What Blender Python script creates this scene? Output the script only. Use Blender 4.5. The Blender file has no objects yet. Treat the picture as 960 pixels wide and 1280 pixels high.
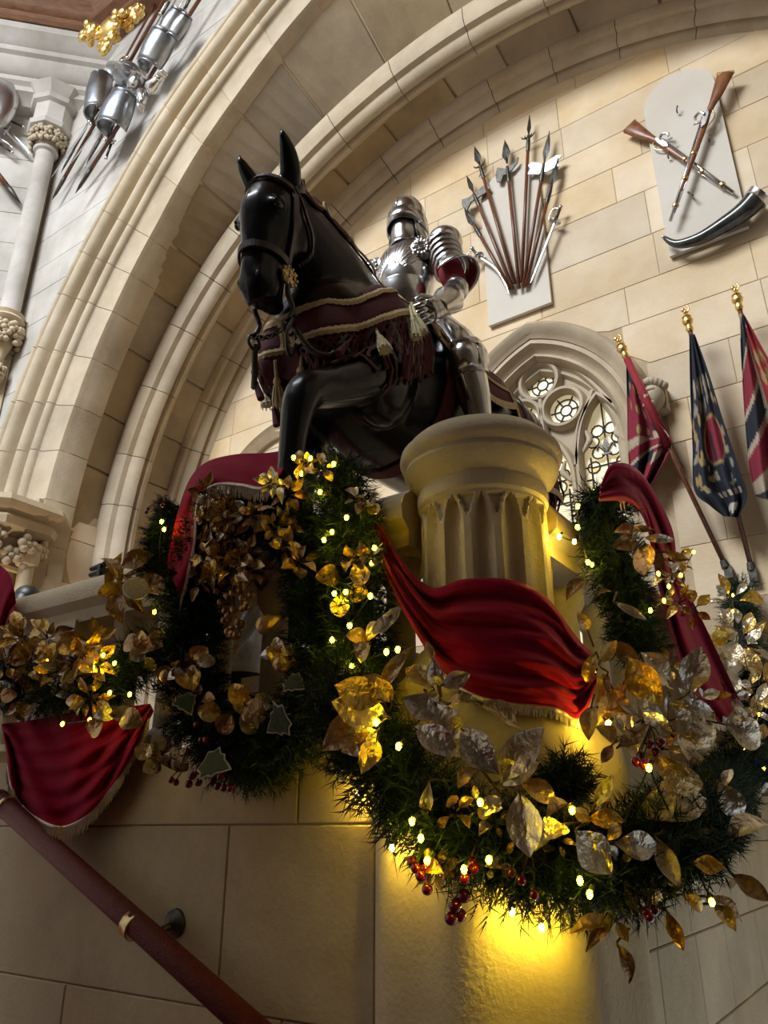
import bpy, bmesh, math, random
import numpy as np
from mathutils import Vector, Matrix, Euler
from mathutils.bvhtree import BVHTree
random.seed(7); np.random.seed(7)
scene = bpy.context.scene
C = scene.collection
PI = math.pi
# ------------------------------------------------------------------ camera
FPX, PITCH, HEAD, ZC = 961.0, math.radians(22.6), math.radians(34.5), 1.6
cam_d = bpy.data.cameras.new('camera'); cam = bpy.data.objects.new('camera', cam_d); C.objects.link(cam)
cam_d.sensor_fit = 'HORIZONTAL'; cam_d.sensor_width = 36.0; cam_d.lens = 36.0 * FPX / 960.0
cam_d.clip_start = 0.05; cam_d.clip_end = 200
cam.location = (0, 0, ZC); cam.rotation_euler = (PI/2 + PITCH, 0, HEAD)
scene.camera = cam
# ------------------------------------------------------------------ light
w = bpy.data.worlds.new('world'); scene.world = w; w.use_nodes = True
w.node_tree.nodes['Background'].inputs[0].default_value = (0.78, 0.88, 1.0, 1)
w.node_tree.nodes['Background'].inputs[1].default_value = 1.0
scene.view_settings.view_transform = 'Standard'; scene.view_settings.look = 'None'
scene.view_settings.gamma = 1.0; scene.view_settings.use_curve_mapping = False
scene.view_settings.exposure = 0.0
def area_light(name, loc, size, power, color, rot=(0, 0, 0), sy=None):
    d = bpy.data.lights.new(name, 'AREA'); d.shape = 'RECTANGLE' ; d.size = size; d.size_y = sy or size
    d.energy = power; d.color = color
    o = bpy.data.objects.new(name, d); C.objects.link(o); o.location = loc; o.rotation_euler = rot
    return o
# daylight through the glazed lantern of the stair hall
area_light('lantern_daylight', (-4.6, -4.8, 12.9), 5.0, 3300, (0.90, 0.95, 1.0), sy=6.0)
# ------------------------------------------------------------------ pixel -> direction -> place
FW = np.array([-math.sin(HEAD), math.cos(HEAD), 0]); RT = np.array([math.cos(HEAD), math.sin(HEAD), 0]); UPV = np.array([0, 0, 1.0])
EYE = np.array([0, 0, ZC])
def ray(x, y):
    u = x - 480; v = 640 - y
    return FW*(FPX*math.cos(PITCH) - v*math.sin(PITCH)) + RT*u + UPV*(FPX*math.sin(PITCH) + v*math.cos(PITCH))
def onY(x, y, Y): d = ray(x, y); return d*(Y/d[1]) + EYE
def onX(x, y, X): d = ray(x, y); return d*(X/d[0]) + EYE
def dep(x, y, D): d = ray(x, y); return d*(D/(d @ FW)) + EYE
# ------------------------------------------------------------------ mesh builder
def V3(a): return np.array(a, float)
def nrm(a):
    a = np.array(a, float); l = np.linalg.norm(a); return a/l if l > 1e-9 else np.array([0, 0, 1.0])
def frames(pts, up=None):
    pts = [V3(p) for p in pts]; n = len(pts); T = []
    for i in range(n):
        T.append(nrm(pts[min(i+1, n-1)] - pts[max(i-1, 0)]))
    out = []
    if up is None:
        a = np.array([0, 0, 1.0]) if abs(T[0][2]) < .9 else np.array([1.0, 0, 0])
        N = nrm(a - T[0]*(a @ T[0]))
        for t in T:
            N = nrm(N - t*(N @ t)); out.append((t, N, np.cross(t, N)))
    else:
        up = V3(up)
        for t in T:
            N = nrm(up - t*(up @ t)); out.append((t, N, np.cross(t, N)))
    return pts, out
def smooth_path(pts, n=24):
    P = np.array(pts, float); m = len(P)
    if m < 3: return [P[0] + (P[-1]-P[0])*i/(n-1) for i in range(n)]
    out = []
    for i in range(n):
        s = i/(n-1)*(m-1); k = min(int(s), m-2); t = s-k
        p0 = P[max(k-1, 0)]; p1 = P[k]; p2 = P[k+1]; p3 = P[min(k+2, m-1)]
        out.append(.5*((2*p1) + (-p0+p2)*t + (2*p0-5*p1+4*p2-p3)*t*t + (-p0+3*p1-3*p2+p3)*t**3))
    return out
class MB:
    def __init__(s): s.v = []; s.f = []; s.col = None
    def add(s, v, f):
        b = len(s.v); s.v += [tuple(map(float, p)) for p in v]; s.f += [tuple(b+i for i in q) for q in f]; return s
    def box(s, c, size, R=None):
        c = V3(c); h = V3(size)/2
        v = [np.array([x, y, z])*h for x in (-1, 1) for y in (-1, 1) for z in (-1, 1)]
        if R is not None: v = [np.array(R @ Vector(p)) for p in v]
        return s.add([c+p for p in v], [(0,1,3,2),(4,6,7,5),(0,4,5,1),(2,3,7,6),(0,2,6,4),(1,5,7,3)])
    def rings(s, R, closed=True, cap=True):
        n = len(R[0]); v = [p for r in R for p in r]; f = []
        for i in range(len(R)-1):
            for j in range(n if closed else n-1):
                k = (j+1) % n
                f.append((i*n+j, i*n+k, (i+1)*n+k, (i+1)*n+j))
        if cap and closed:
            f.append(tuple(range(n-1, -1, -1))); f.append(tuple((len(R)-1)*n+j for j in range(n)))
        return s.add(v, f)
    def tube(s, pts, r, n=8, up=None, cap=True):
        pts, fr = frames(pts, up); R = []
        for i, (p, (t, N, B)) in enumerate(zip(pts, fr)):
            ri = r[i] if isinstance(r, (list, tuple, np.ndarray)) else r
            a, b = ri if isinstance(ri, (tuple, list)) else (ri, ri)
            R.append([p + N*a*math.cos(2*PI*k/n) + B*b*math.sin(2*PI*k/n) for k in range(n)])
        return s.rings(R, True, cap)
    def lathe(s, prof, o=(0,0,0), axis=(0,0,1), n=20, a0=0, a1=2*PI, xdir=None, cap=True):
        o = V3(o); t = nrm(axis)
        x = nrm(xdir if xdir is not None else ((1,0,0) if abs(t[0]) < .9 else (0,1,0))); x = nrm(x - t*(x @ t)); y = np.cross(t, x)
        full = abs(a1-a0-2*PI) < 1e-6; m = n if full else n+1
        R = [[o + t*h + (x*math.cos(a0+(a1-a0)*k/n) + y*math.sin(a0+(a1-a0)*k/n))*r for k in range(m)] for r, h in prof]
        return s.rings(R, full, cap and full)
    def ell(s, c, r, n=12, m=8, R=None):
        c = V3(c); r = V3(r) if hasattr(r, '__len__') else np.array([r]*3, float); v = []; 
        rings = []
        for i in range(1, m):
            th = PI*i/m
            ring = []
            for j in range(n):
                p = np.array([math.sin(th)*math.cos(2*PI*j/n), math.sin(th)*math.sin(2*PI*j/n), -math.cos(th)])*r
                if R is not None: p = np.array(R @ Vector(p))
                ring.append(c+p)
            rings.append(ring)
        lo = np.array([0,0,-r[2]]); hi = np.array([0,0,r[2]])
        if R is not None: lo = np.array(R @ Vector(lo)); hi = np.array(R @ Vector(hi))
        b = len(s.v); s.rings(rings, True, False)
        k = len(s.v); s.v += [tuple(c+lo), tuple(c+hi)]
        for j in range(n):
            s.f.append((k, b+(j+1) % n, b+j)); q = b+(m-2)*n; s.f.append((k+1, q+j, q+(j+1) % n))
        return s
    def grid(s, G):
        n = len(G); m = len(G[0]); v = [p for r in G for p in r]
        return s.add(v, [(i*m+j, i*m+j+1, (i+1)*m+j+1, (i+1)*m+j) for i in range(n-1) for j in range(m-1)])
    def prism(s, poly, d):
        poly = [V3(p) for p in poly]; d = V3(d); n = len(poly)
        return s.add(poly + [p+d for p in poly], [tuple(range(n)), tuple(range(2*n-1, n-1, -1))] + [(i, i+n, (i+1) % n + n, (i+1) % n) for i in range(n)])
WL = {}     # world location of roots and parts (roots that only translate)
def wl(o): return WL.get(o.name, np.zeros(3))
def mesh_of(name, mb, org, smooth, mat, fix=True):
    me = bpy.data.meshes.new(name)
    v = np.array(mb.v, float) - org
    me.from_pydata([tuple(p) for p in v], [], mb.f)
    if fix:
        bm = bmesh.new(); bm.from_mesh(me)
        bmesh.ops.recalc_face_normals(bm, faces=bm.faces); bm.to_mesh(me); bm.free()
    if smooth is True: me.polygons.foreach_set('use_smooth', [True]*len(me.polygons))
    elif smooth: 
        me.polygons.foreach_set('use_smooth', [True]*len(me.polygons)); me.set_sharp_from_angle(angle=math.radians(smooth))
    if mat is not None: me.materials.append(mat)
    if mb.col is not None:
        a = me.color_attributes.new('pattern', 'FLOAT_COLOR', 'POINT')
        a.data.foreach_set('color', np.array([list(c)+[1] for c in mb.col], float).ravel())
    me.update(); return me
def obj(name, mb, mat, parent=None, smooth=False, org=None, fix=True):
    if parent is not None: org = wl(parent)
    elif org is None:
        a = np.array(mb.v); org = np.array([(a[:,0].min()+a[:,0].max())/2, (a[:,1].min()+a[:,1].max())/2, a[:,2].min()])
    o = bpy.data.objects.new(name, mesh_of(name, mb, np.array(org, float), smooth, mat, fix)); C.objects.link(o)
    if parent is not None: o.parent = parent
    else: o.location = tuple(org)
    WL[o.name] = np.array(org, float); return o
def tag(o, label=None, cat=None, group=None, kind=None):
    if label: o['label'] = label
    if cat: o['category'] = cat
    if group: o['group'] = group
    if kind: o['kind'] = kind
    return o
def thing(name, label, cat, loc=(0,0,0), group=None):
    o = bpy.data.objects.new(name, None); C.objects.link(o); o.location = tuple(map(float, loc)); o.empty_display_size = .05
    WL[o.name] = V3(loc); return tag(o, label, cat, group)
def solid(o, t, off=0):
    m = o.modifiers.new('thickness', 'SOLIDIFY'); m.thickness = t; m.offset = off; return o
# ------------------------------------------------------------------ materials
def mat(name, col, rough=.5, metal=0, col2=None, nscale=4, bump=0, bscale=60, rand=0, col3=None, coat=0, sheen=0, emit=0, attr=None, spec=None, aniso=0, stretch=None, trans=0, dirt=0):
    m = bpy.data.materials.new(name); m.use_nodes = True; nt = m.node_tree; b = nt.nodes['Principled BSDF']
    L = nt.links.new; N = nt.nodes.new
    geo = N('ShaderNodeNewGeometry'); src = geo.outputs['Position']
    if stretch:
        mp = N('ShaderNodeMapping'); mp.inputs['Scale'].default_value = stretch; L(src, mp.inputs[0]); src = mp.outputs[0]
    base = None
    if attr:
        at = N('ShaderNodeAttribute'); at.attribute_name = attr; base = at.outputs['Color']
    if col2 is not None:
        n1 = N('ShaderNodeTexNoise'); n1.inputs['Scale'].default_value = nscale; n1.inputs['Detail'].default_value = 6; n1.inputs['Roughness'].default_value = .6; L(src, n1.inputs['Vector'])
        cr = N('ShaderNodeValToRGB'); e = cr.color_ramp.elements; e[0].position = .35; e[1].position = .66; e[0].color = (*col, 1); e[1].color = (*col2, 1)
        if col3 is not None: x = cr.color_ramp.elements.new(.5); x.color = (*col3, 1)
        L(n1.outputs['Fac'], cr.inputs[0])
        if base is not None:
            mx = N('ShaderNodeMix'); mx.data_type = 'RGBA'; mx.blend_type = 'MULTIPLY'; mx.inputs[0].default_value = 1; L(base, mx.inputs[6]); L(cr.outputs[0], mx.inputs[7]); base = mx.outputs[2]
        else: base = cr.outputs[0]
    if dirt:
        n3 = N('ShaderNodeTexNoise'); n3.inputs['Scale'].default_value = 1.3; n3.inputs['Detail'].default_value = 9; n3.inputs['Roughness'].default_value = .68; L(geo.outputs['Position'], n3.inputs['Vector'])
        r3 = N('ShaderNodeMapRange'); r3.inputs[1].default_value = .42; r3.inputs[2].default_value = .72; r3.inputs[3].default_value = 1; r3.inputs[4].default_value = 1-dirt; L(n3.outputs['Fac'], r3.inputs[0])
        mx = N('ShaderNodeMix'); mx.data_type = 'RGBA'; mx.blend_type = 'MULTIPLY'; mx.inputs[0].default_value = 1
        L(base, mx.inputs[6]); L(r3.outputs[0], mx.inputs[7]); base = mx.outputs[2]
    if rand:
        oi = N('ShaderNodeObjectInfo'); hs = N('ShaderNodeHueSaturation'); mr = N('ShaderNodeMapRange')
        mr.inputs[3].default_value = 1-rand; mr.inputs[4].default_value = 1+rand; L(oi.outputs['Random'], mr.inputs[0]); L(mr.outputs[0], hs.inputs['Value'])
        m2 = N('ShaderNodeMath'); m2.operation = 'MULTIPLY'; m2.inputs[1].default_value = 7.31; m3 = N('ShaderNodeMath'); m3.operation = 'FRACT'; m4 = N('ShaderNodeMapRange')
        m4.inputs[3].default_value = 1-rand*1.3; m4.inputs[4].default_value = 1+rand*1.3
        L(oi.outputs['Random'], m2.inputs[0]); L(m2.outputs[0], m3.inputs[0]); L(m3.outputs[0], m4.inputs[0]); L(m4.outputs[0], hs.inputs['Saturation'])
        if base is None: hs.inputs['Color'].default_value = (*col, 1)
        else: L(base, hs.inputs['Color'])
        base = hs.outputs[0]
    if base is not None: L(base, b.inputs['Base Color'])
    else: b.inputs['Base Color'].default_value = (*col, 1)
    b.inputs['Roughness'].default_value = rough; b.inputs['Metallic'].default_value = metal
    if coat: b.inputs['Coat Weight'].default_value = coat; b.inputs['Coat Roughness'].default_value = .08
    if sheen: b.inputs['Sheen Weight'].default_value = sheen; b.inputs['Sheen Roughness'].default_value = .35; b.inputs['Sheen Tint'].default_value = (1, .35, .4, 1)
    if spec is not None: b.inputs['Specular IOR Level'].default_value = spec
    if trans: b.inputs['Transmission Weight'].default_value = trans
    if emit:
        b.inputs['Emission Strength'].default_value = emit
        if base is not None: L(base, b.inputs['Emission Color'])
        else: b.inputs['Emission Color'].default_value = (*col, 1)
    if bump:
        n2 = N('ShaderNodeTexNoise'); n2.inputs['Scale'].default_value = bscale; n2.inputs['Detail'].default_value = 5; L(src, n2.inputs['Vector'])
        bp = N('ShaderNodeBump'); bp.inputs['Strength'].default_value = bump; bp.inputs['Distance'].default_value = .02; L(n2.outputs['Fac'], bp.inputs['Height']); L(bp.outputs[0], b.inputs['Normal'])
    return m
M = {}
M['stone'] = mat('limestone', (.62,.47,.29), .85, 0, (.72,.59,.42), 1.7, .12, 45, .10, (.67,.53,.355), dirt=.16)
M['stone_pale'] = mat('pale limestone', (.44,.41,.365), .85, 0, (.55,.525,.485), 1.5, .10, 45, .06, (.50,.47,.425), dirt=.28)
M['vaultstone'] = mat('browned shade-darkened vault limestone', (.28,.215,.13), .88, 0, (.37,.29,.185), 1.4, .14, 40, .14, (.325,.25,.155), dirt=.3)  # browned stone, darkened further so the colour carries the soffit's shade
M['mortar'] = mat('lime mortar', (.42,.31,.19), .95, 0, (.50,.39,.26), 6, .2, 80)
M['mould'] = mat('moulded limestone', (.43,.345,.23), .8, 0, (.53,.44,.315), 2.5, .12, 50, .06, dirt=.25)
M['newel'] = mat('newel limestone', (.53,.43,.27), .8, 0, (.61,.51,.35), 5, .25, 90, 0, dirt=.2)
M['plinthstone'] = mat('stair wall limestone', (.48,.38,.23), .82, 0, (.57,.47,.31), 2.2, .22, 70, .05, (.52,.42,.265), dirt=.35)
M['plaster'] = mat('white painted board', (.56,.50,.42), .7, 0, (.61,.56,.49), 2)
M['oak'] = mat('dark oak', (.13,.055,.025), .5, 0, (.22,.10,.045), 6, .1, 40, 0, stretch=(1,1,6))
M['gilt'] = mat('gilt', (.85,.56,.16), .32, 1, (.95,.70,.28), 20, .2, 60)
M['steel'] = mat('polished steel', (.60,.60,.60), .24, 1, (.72,.72,.73), 9, .03, 30)
M['armour'] = mat('armour steel', (.55,.54,.53), .2, 1, (.70,.70,.70), 7, .04, 24)
M['iron'] = mat('dark iron', (.05,.046,.042), .45, .8, (.11,.10,.085), 25, .1, 80)
M['ash'] = mat('brown wood shaft', (.10,.035,.02), .38, 0, (.17,.065,.032), 30, 0, 40, .1)
M['walnut'] = mat('walnut gunstock', (.16,.055,.02), .35, 0, (.26,.10,.04), 18, .05, 60)
M['brass'] = mat('brass', (.55,.40,.18), .3, 1, (.68,.52,.28), 30)
M['horse'] = mat('black lacquered wood', (.003,.0033,.004), .24, 0, (.006,.0065,.008), 8, .05, 14, spec=.24)
M['leather'] = mat('brown black leather', (.025,.014,.012), .45, 0, (.05,.028,.024), 30, .1, 120)
M['maroon'] = mat('maroon velvet trapping', (.052,.004,.006), .85, 0, (.085,.008,.010), 40, .1, 200)
M['braid'] = mat('gold braid', (.42,.30,.15), .6, .35, (.62,.48,.27), 90, .5, 300)
M['tassel'] = mat('gold silk tassel', (.50,.42,.22), .5, .2, (.62,.54,.32), 60, .4, 200)
M['velvet'] = mat('red velvet', (.23,.0015,.024), .8, 0, (.28,.0025,.032), 25, .05, 250, sheen=.2, spec=.1)
M['redsleeve'] = mat('red velvet sleeve', (.20,.005,.012), .8, 0, (.27,.008,.016), 40, .1, 200, sheen=.3)
M['fringe'] = mat('beaded silver fringe', (.55,.47,.38), .35, .5, (.78,.70,.60), 80)
M['needle'] = mat('pine needles', (.007,.020,.009), .6, 0, (.018,.042,.017), 25, spec=.25)
M['vine'] = mat('brown wire stem', (.05,.03,.018), .7)
M['champagne'] = mat('champagne metallic leaf', (.60,.51,.37), .30, .92, (.78,.70,.56), 30, .7, 42, .12)
M['goldleaf'] = mat('gold metallic leaf', (.56,.36,.10), .32, .92, (.78,.55,.20), 30, .7, 42, .12)
M['bronzeleaf'] = mat('bronze metallic leaf', (.28,.16,.06), .36, .88, (.46,.28,.12), 30, .7, 42, .12)
M['berry'] = mat('dark red berry', (.10,.002,.005), .15, 0, (.15,.004,.008), 20, coat=.6)
M['ivycream'] = mat('ivy cream edge', (.36,.33,.20), .6, spec=.1)
M['ivyolive'] = mat('ivy olive', (.03,.042,.014), .6, 0, (.055,.065,.024), 60, spec=.1)
M['pear'] = mat('gilded fruit', (.50,.32,.10), .3, .8, (.66,.46,.18), 30, .3, 90)
M['bulb'] = mat('warm fairy light', (1.0,.74,.010), .3, emit=75)
M['bulb_bright'] = mat('bright fairy light', (1.0,.70,.05), .3, emit=560)
M['tsteel'] = mat('dull trophy steel', (.26,.28,.31), .33, 1, (.40,.42,.45), 7, .05, 30)
M['wire'] = mat('dark green cable', (.01,.02,.01), .6)
M['leaderail'] = mat('dark red leather rail', (.12,.008,.010), .5, 0, (.17,.014,.015), 60, .5, 170)
M['lead'] = mat('lead came', (.02,.02,.02), .7)
M['pane'] = mat('lit leaded glass', (.74,.62,.36), .35, 0, (.82,.73,.48), 6, emit=.42, rand=.08)
M['cloth'] = mat('patterned cloth', (.8,.8,.8), .85, 0, (1,1,1), 30, attr='pattern', bump=.1, bscale=150)
M['black'] = mat('black plastic', (.01,.01,.011), .4)
M['floor'] = mat('dark red carpet', (.10,.018,.018), .9, 0, (.14,.03,.03), 30)
M['whitewall'] = mat('far wall limestone', (.23,.19,.145), .9, 0, (.28,.24,.18), 1)
# ================================================================== THE SETTING
YB, YF = 5.3, 3.8                      # back wall of the recess / face of the great arch
CX, CZ = -2.1, 4.15                    # arch centre
HX0, HX1, HY0 = -8.15, 3.95, -8.3      # stair hall
TOP = 13.6
TH = [180, 161, 147, 136, 125.5, 117, 110, 105, 97, 90]
RR = [4.50, 4.50, 4.57, 4.67, 4.87, 5.00, 5.15, 5.24, 5.34, 5.38]
def rfront(deg):
    d = deg if deg >= 90 else 180-deg
    return float(np.interp(-d, [-t for t in TH], RR))
def rmid(deg): return 4.28
def rback(deg): return 4.17
def arc(rf, deg, w=0):
    a = math.radians(deg); r = rf(deg)+w
    return CX + r*math.cos(a), CZ + r*math.sin(a)
def struct(name, mb, m, parent=None, smooth=False, label=None, cat=None):
    o = obj(name, mb, m, parent, smooth)
    if parent is None: o['kind'] = 'structure'
    return o
def sroot(name, loc=(0,0,0)):
    o = bpy.data.objects.new(name, None); C.objects.link(o); o.location = loc; WL[o.name] = V3(loc); o['kind'] = 'structure'; return o
def block(mb_poly, to3, nvec, depth, parent, m, name='stone_block', ch=.004):
    """one ashlar stone: outline (u,z) chamfered at its front edge"""
    P = np.array(mb_poly); c = P.mean(0); ext = P.max(0)-P.min(0)
    sc = 1 - 2*ch/np.maximum(ext, .05)
    F = c + (P-c)*sc; B = P; mb = MB(); n = len(P); nv = V3(nvec)
    front = [to3(u, z) + nv*depth for u, z in F]; edge = [to3(u, z) + nv*(depth-ch) for u, z in B]; back = [to3(u, z) - nv*.004 for u, z in B]
    mb.add(front+edge+back, [tuple(range(n))] + [(i, (i+1) % n, (i+1) % n+n, i+n) for i in range(n)] + [(i+n, (i+1) % n+n, (i+1) % n+2*n, i+2*n) for i in range(n)])
    return obj(name, mb, m, parent)
def ashlar(parent, m, u0, u1, z0, z1, ch, ln, to3, nvec, depth=.012, gap=.006, zmin=None, zmax=None, inside=None, seed=1, jit=.3, courses=None):
    """coursed stonework; zmin(u) / zmax(u) cut the stones along an arch"""
    rs = random.Random(seed); z = z0; k = 0
    while z < z1 - .05:
        h = ch*rs.uniform(.85, 1.15); zt = min(z+h, z1)
        if courses: zt = courses[k]
        if z1-zt < .1: zt = z1
        u = u0 - (rs.uniform(.2, .8)*ln)
        while u < u1:
            l = ln*rs.uniform(1-jit, 1+jit); a, b = max(u, u0)+gap/2, min(u+l, u1)-gap/2; u += l
            if b-a < .08: continue
            lo, hi = z+gap/2, zt-gap/2
            us = np.linspace(a, b, 7 if (zmin or zmax) else 2)
            L = [max(lo, zmin(q) if zmin else lo) for q in us]; H = [min(hi, zmax(q) if zmax else hi) for q in us]
            run = []
            runs = []
            for q, l_, h_ in zip(us, L, H):
                if h_-l_ > .015: run.append((q, l_, h_))
                elif run: runs.append(run); run = []
            if run: runs.append(run)
            for r in runs:
                if len(r) < 2: continue
                lw = [(q, l_) for q, l_, h_ in r]; up = [(q, h_) for q, l_, h_ in r]
                if all(abs(p[1]-lw[0][1]) < 1e-6 for p in lw): lw = [lw[0], lw[-1]]
                if all(abs(p[1]-up[0][1]) < 1e-6 for p in up): up = [up[0], up[-1]]
                poly = lw + up[::-1]
                if inside and not inside(sum(p[0] for p in poly)/len(poly), sum(p[1] for p in poly)/len(poly)): continue
                block(poly, to3, nvec, depth*rs.uniform(.75, 1.2), parent, m)
        z = zt; k += 1
def sweep(rf, Y0, prof, d0, d1, n, mb=None, cx=CX, cz=CZ):
    mb = mb or MB(); R = []
    for i in range(n+1):
        d = d0+(d1-d0)*i/n; a = math.radians(d); r = rf(d)
        R.append([np.array([cx+(r+w_)*math.cos(a), Y0+dy, cz+(r+w_)*math.sin(a)]) for w_, dy in prof])
    return mb.rings(R, True, True)
def roll(w0, d0, r, a0, a1, n=7):
    return [(w0+r*math.cos(math.radians(a0+(a1-a0)*i/(n-1))), d0+r*math.sin(math.radians(a0+(a1-a0)*i/(n-1)))) for i in range(n)]
# ---- floors
LZ = 1.45                                 # landing behind the balustrade
mb = MB().box(((HX0+HX1)/2, (HY0+1.9)/2-.2, -.1), (HX1-HX0, 1.9-HY0+.4, .2)); struct('floor', mb, M['floor'])
mb = MB().box(((HX0-1.05)/2, 3.7, LZ-.1), (-1.05-HX0, 3.3, .2)); struct('floor_landing', mb, M['floor'])
# ---- unseen walls of the hall that close the room
t = .2
struct('wall_right', MB().box((HX1+t/2, (HY0+YF)/2, TOP/2), (t, YF-HY0, TOP)), M['whitewall'])
struct('wall_rear', MB().box(((HX0+HX1)/2, HY0-t/2, TOP/2), (HX1-HX0+2*t, t, TOP)), M['whitewall'])
# ---- ceiling ring round the lantern
mb = MB()
X0, X1, Y0, Y1 = HX0-.3, HX1+.3, HY0-.3, YF+.3; lx0, lx1, ly0, ly1 = -7.1, -2.1, -7.8, -1.8
for a, b, c, d in ((X0, X1, ly1, Y1), (X0, X1, Y0, ly0), (X0, lx0, ly0, ly1), (lx1, X1, ly0, ly1)):
    mb.box(((a+b)/2, (c+d)/2, 13.6), (b-a, d-c, .15))
struct('ceiling', mb, M['oak'])
# unseen slab added over the camera to shade the newel and stair wall
struct('shade_slab', MB().box((-.3, -4.0, 6.15), (8.4, 8.6, .3)), M['whitewall'])
# ---- wall_back of the recess
WX, WS, WW, WAP = -2.1, 4.42, .97, 5.68          # hood: centre, springing, half width, apex
def pointed(u, c, w, zs, ap):
    """height of a two-centred arch over u; below springing inside"""
    h = ap-zs; R = (w*w+h*h)/(2*w); x = abs(u-c)
    if x >= w: return -99
    k = x + (R-w); return zs + math.sqrt(max(R*R-k*k, 0))
def win_zmin(u):
    return pointed(u, WX, WW-.02, WS, WAP-.02)
wb = sroot('wall_back', (CX, YB, 0))
mb = MB()
xs = np.linspace(HX0+.6, HX1, 60); opn = .80
# mortar plane with the window cut out (strips)
S_ = []
for x in list(np.linspace(-7.2, 3.2, 30)) + list(np.linspace(WX-opn, WX+opn, 25)): S_.append(x)
S_ = sorted(set(round(s, 4) for s in S_))
for a, b in zip(S_[:-1], S_[1:]):
    m_ = (a+b)/2
    if abs(m_-WX) < opn:
        za = max(pointed(a, WX, opn+.001, WS, WAP-.16), WS); zb = max(pointed(b, WX, opn+.001, WS, WAP-.16), WS)
        mb.add([(a, YB, za), (b, YB, zb), (b, YB, 9.3), (a, YB, 9.3)], [(0,1,2,3)])
        mb.add([(a, YB, 0), (b, YB, 0), (b, YB, 2.6), (a, YB, 2.6)], [(0,1,2,3)])
    else: mb.add([(a, YB, 0), (b, YB, 0), (b, YB, 9.3), (a, YB, 9.3)], [(0,1,2,3)])
obj('mortar_bed', mb, M['mortar'], wb)
def clip_arch(u):
    x = u-CX
    return CZ + math.sqrt(max(4.27**2 - x*x, 0)) if abs(x) < 4.27 else -9
ashlar(wb, M['stone'], -6.45, 2.0, 3.0, 8.5, .40, .85, lambda u, z: np.array([u, YB, z]), (0,-1,0), .006, .004,
       zmin=lambda u: win_zmin(u) if abs(u-WX) < WW-.02 else -9, zmax=clip_arch, inside=lambda u, z: not(abs(u-WX) < WW-.04 and z < WS+.1), seed=5)
# ---- wall_side of the recess under the springing
ws = sroot('wall_side', (-6.6, 4.6, 0))
obj('mortar_bed', MB().box((-6.72, 4.6, 3.0), (.16, 1.7, 3.2)), M['mortar'], ws)
ashlar(ws, M['stone'], YF+.2, YB, LZ, 4.5, .42, .8, lambda u, z: np.array([-6.635, u, z]), (1,0,0), .007, .005, seed=8)
struct('wall_side_right', MB().box((2.5, 4.6, 2.2), (.2, 1.7, 4.6)), M['whitewall'])
# ---- wall_arch (front spandrel) with the opening of the great arch
wf = sroot('wall_arch', (CX, YF, 0))
OUT = 1.27
def ext(u):
    """height of the outer edge of the arch mouldings at u"""
    best = -9
    for i in range(EN-1):
        (x0, z0), (x1, z1) = EX[i], EX[i+1]
        if min(x0, x1) <= u <= max(x0, x1) and abs(x1-x0) > 1e-9: best = max(best, z0+(z1-z0)*(u-x0)/(x1-x0))
    return best
EX = [arc(rfront, d, OUT-.03) for d in np.linspace(180, 0, 121)]; EN = len(EX)
mb = MB(); S_ = list(np.linspace(HX0-.1, EX[0][0], 4)) + [p[0] for p in EX[1:]] + list(np.linspace(EX[-1][0], HX1, 4))[1:]
for a, b in zip(S_[:-1], S_[1:]):
    za, zb = max(ext(a), 1.3), max(ext(b), 1.3)
    mb.add([(a, YF, za), (b, YF, zb), (b, YF, 13.4), (a, YF, 13.4)], [(0,1,2,3)])
obj('mortar_bed', mb, M['mortar'], wf)
ashlar(wf, M['stone_pale'], HX0, CX+.5, 4.0, 11.4, .46, 1.0, lambda u, z: np.array([u, YF, z]), (0,-1,0), .006, .003, zmin=lambda u: ext(u), inside=lambda u, z: True, seed=11)
# ---- archivolt of voussoirs
prof = [(0,.30),(0,.14),(.02,.10),(.03,.04),(.05,0),(.34,-.01),(.36,-.03)] + roll(.42,-.03,.06,180,330) + [(.50,.03),(.54,.05),(.58,.03)] + roll(.66,-.04,.065,190,340) \
     + [(.76,.01),(.82,.03),(.88,.01)] + roll(.97,-.06,.075,180,350) + [(1.07,-.02),(1.10,-.05)] + roll(1.15,-.07,.04,180,360,5) + [(1.21,-.05),(1.24,-.06),(1.27,-.04),(1.27,.30)]
av = sroot('trim_1', (CX, YF, CZ))
d = 180.0; rs = random.Random(3)
obj('mortar_bed', sweep(rfront, YF, [(min(max(w_, .008), 1.262), dy+.008) for w_, dy in prof], 179.9, 52, 48), M['mortar'], av, 50)
while d > 52:
    st = rs.uniform(5.2, 7.6); e = max(d-st, 52)
    obj('voussoir', sweep(rfront, YF, prof, d-.05, e+.05, 3), M['mould'], av, 50); d = e
# jamb below the springing
obj('voussoir', sweep(rfront, YF, prof, 52, -1, 24), M['mould'], av, 50)
obj('jamb', MB().rings([[np.array([CX+rfront(180)+w_, YF+dy, z]) for w_, dy in prof] for z in (0, CZ)]), M['mould'], av, 50)
mb = MB(); R = [[np.array([CX-(rfront(180)+w_), YF+dy, z]) for w_, dy in prof] for z in (1.45, CZ)]
obj('jamb', mb.rings(R), M['mould'], av, 50)
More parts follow.
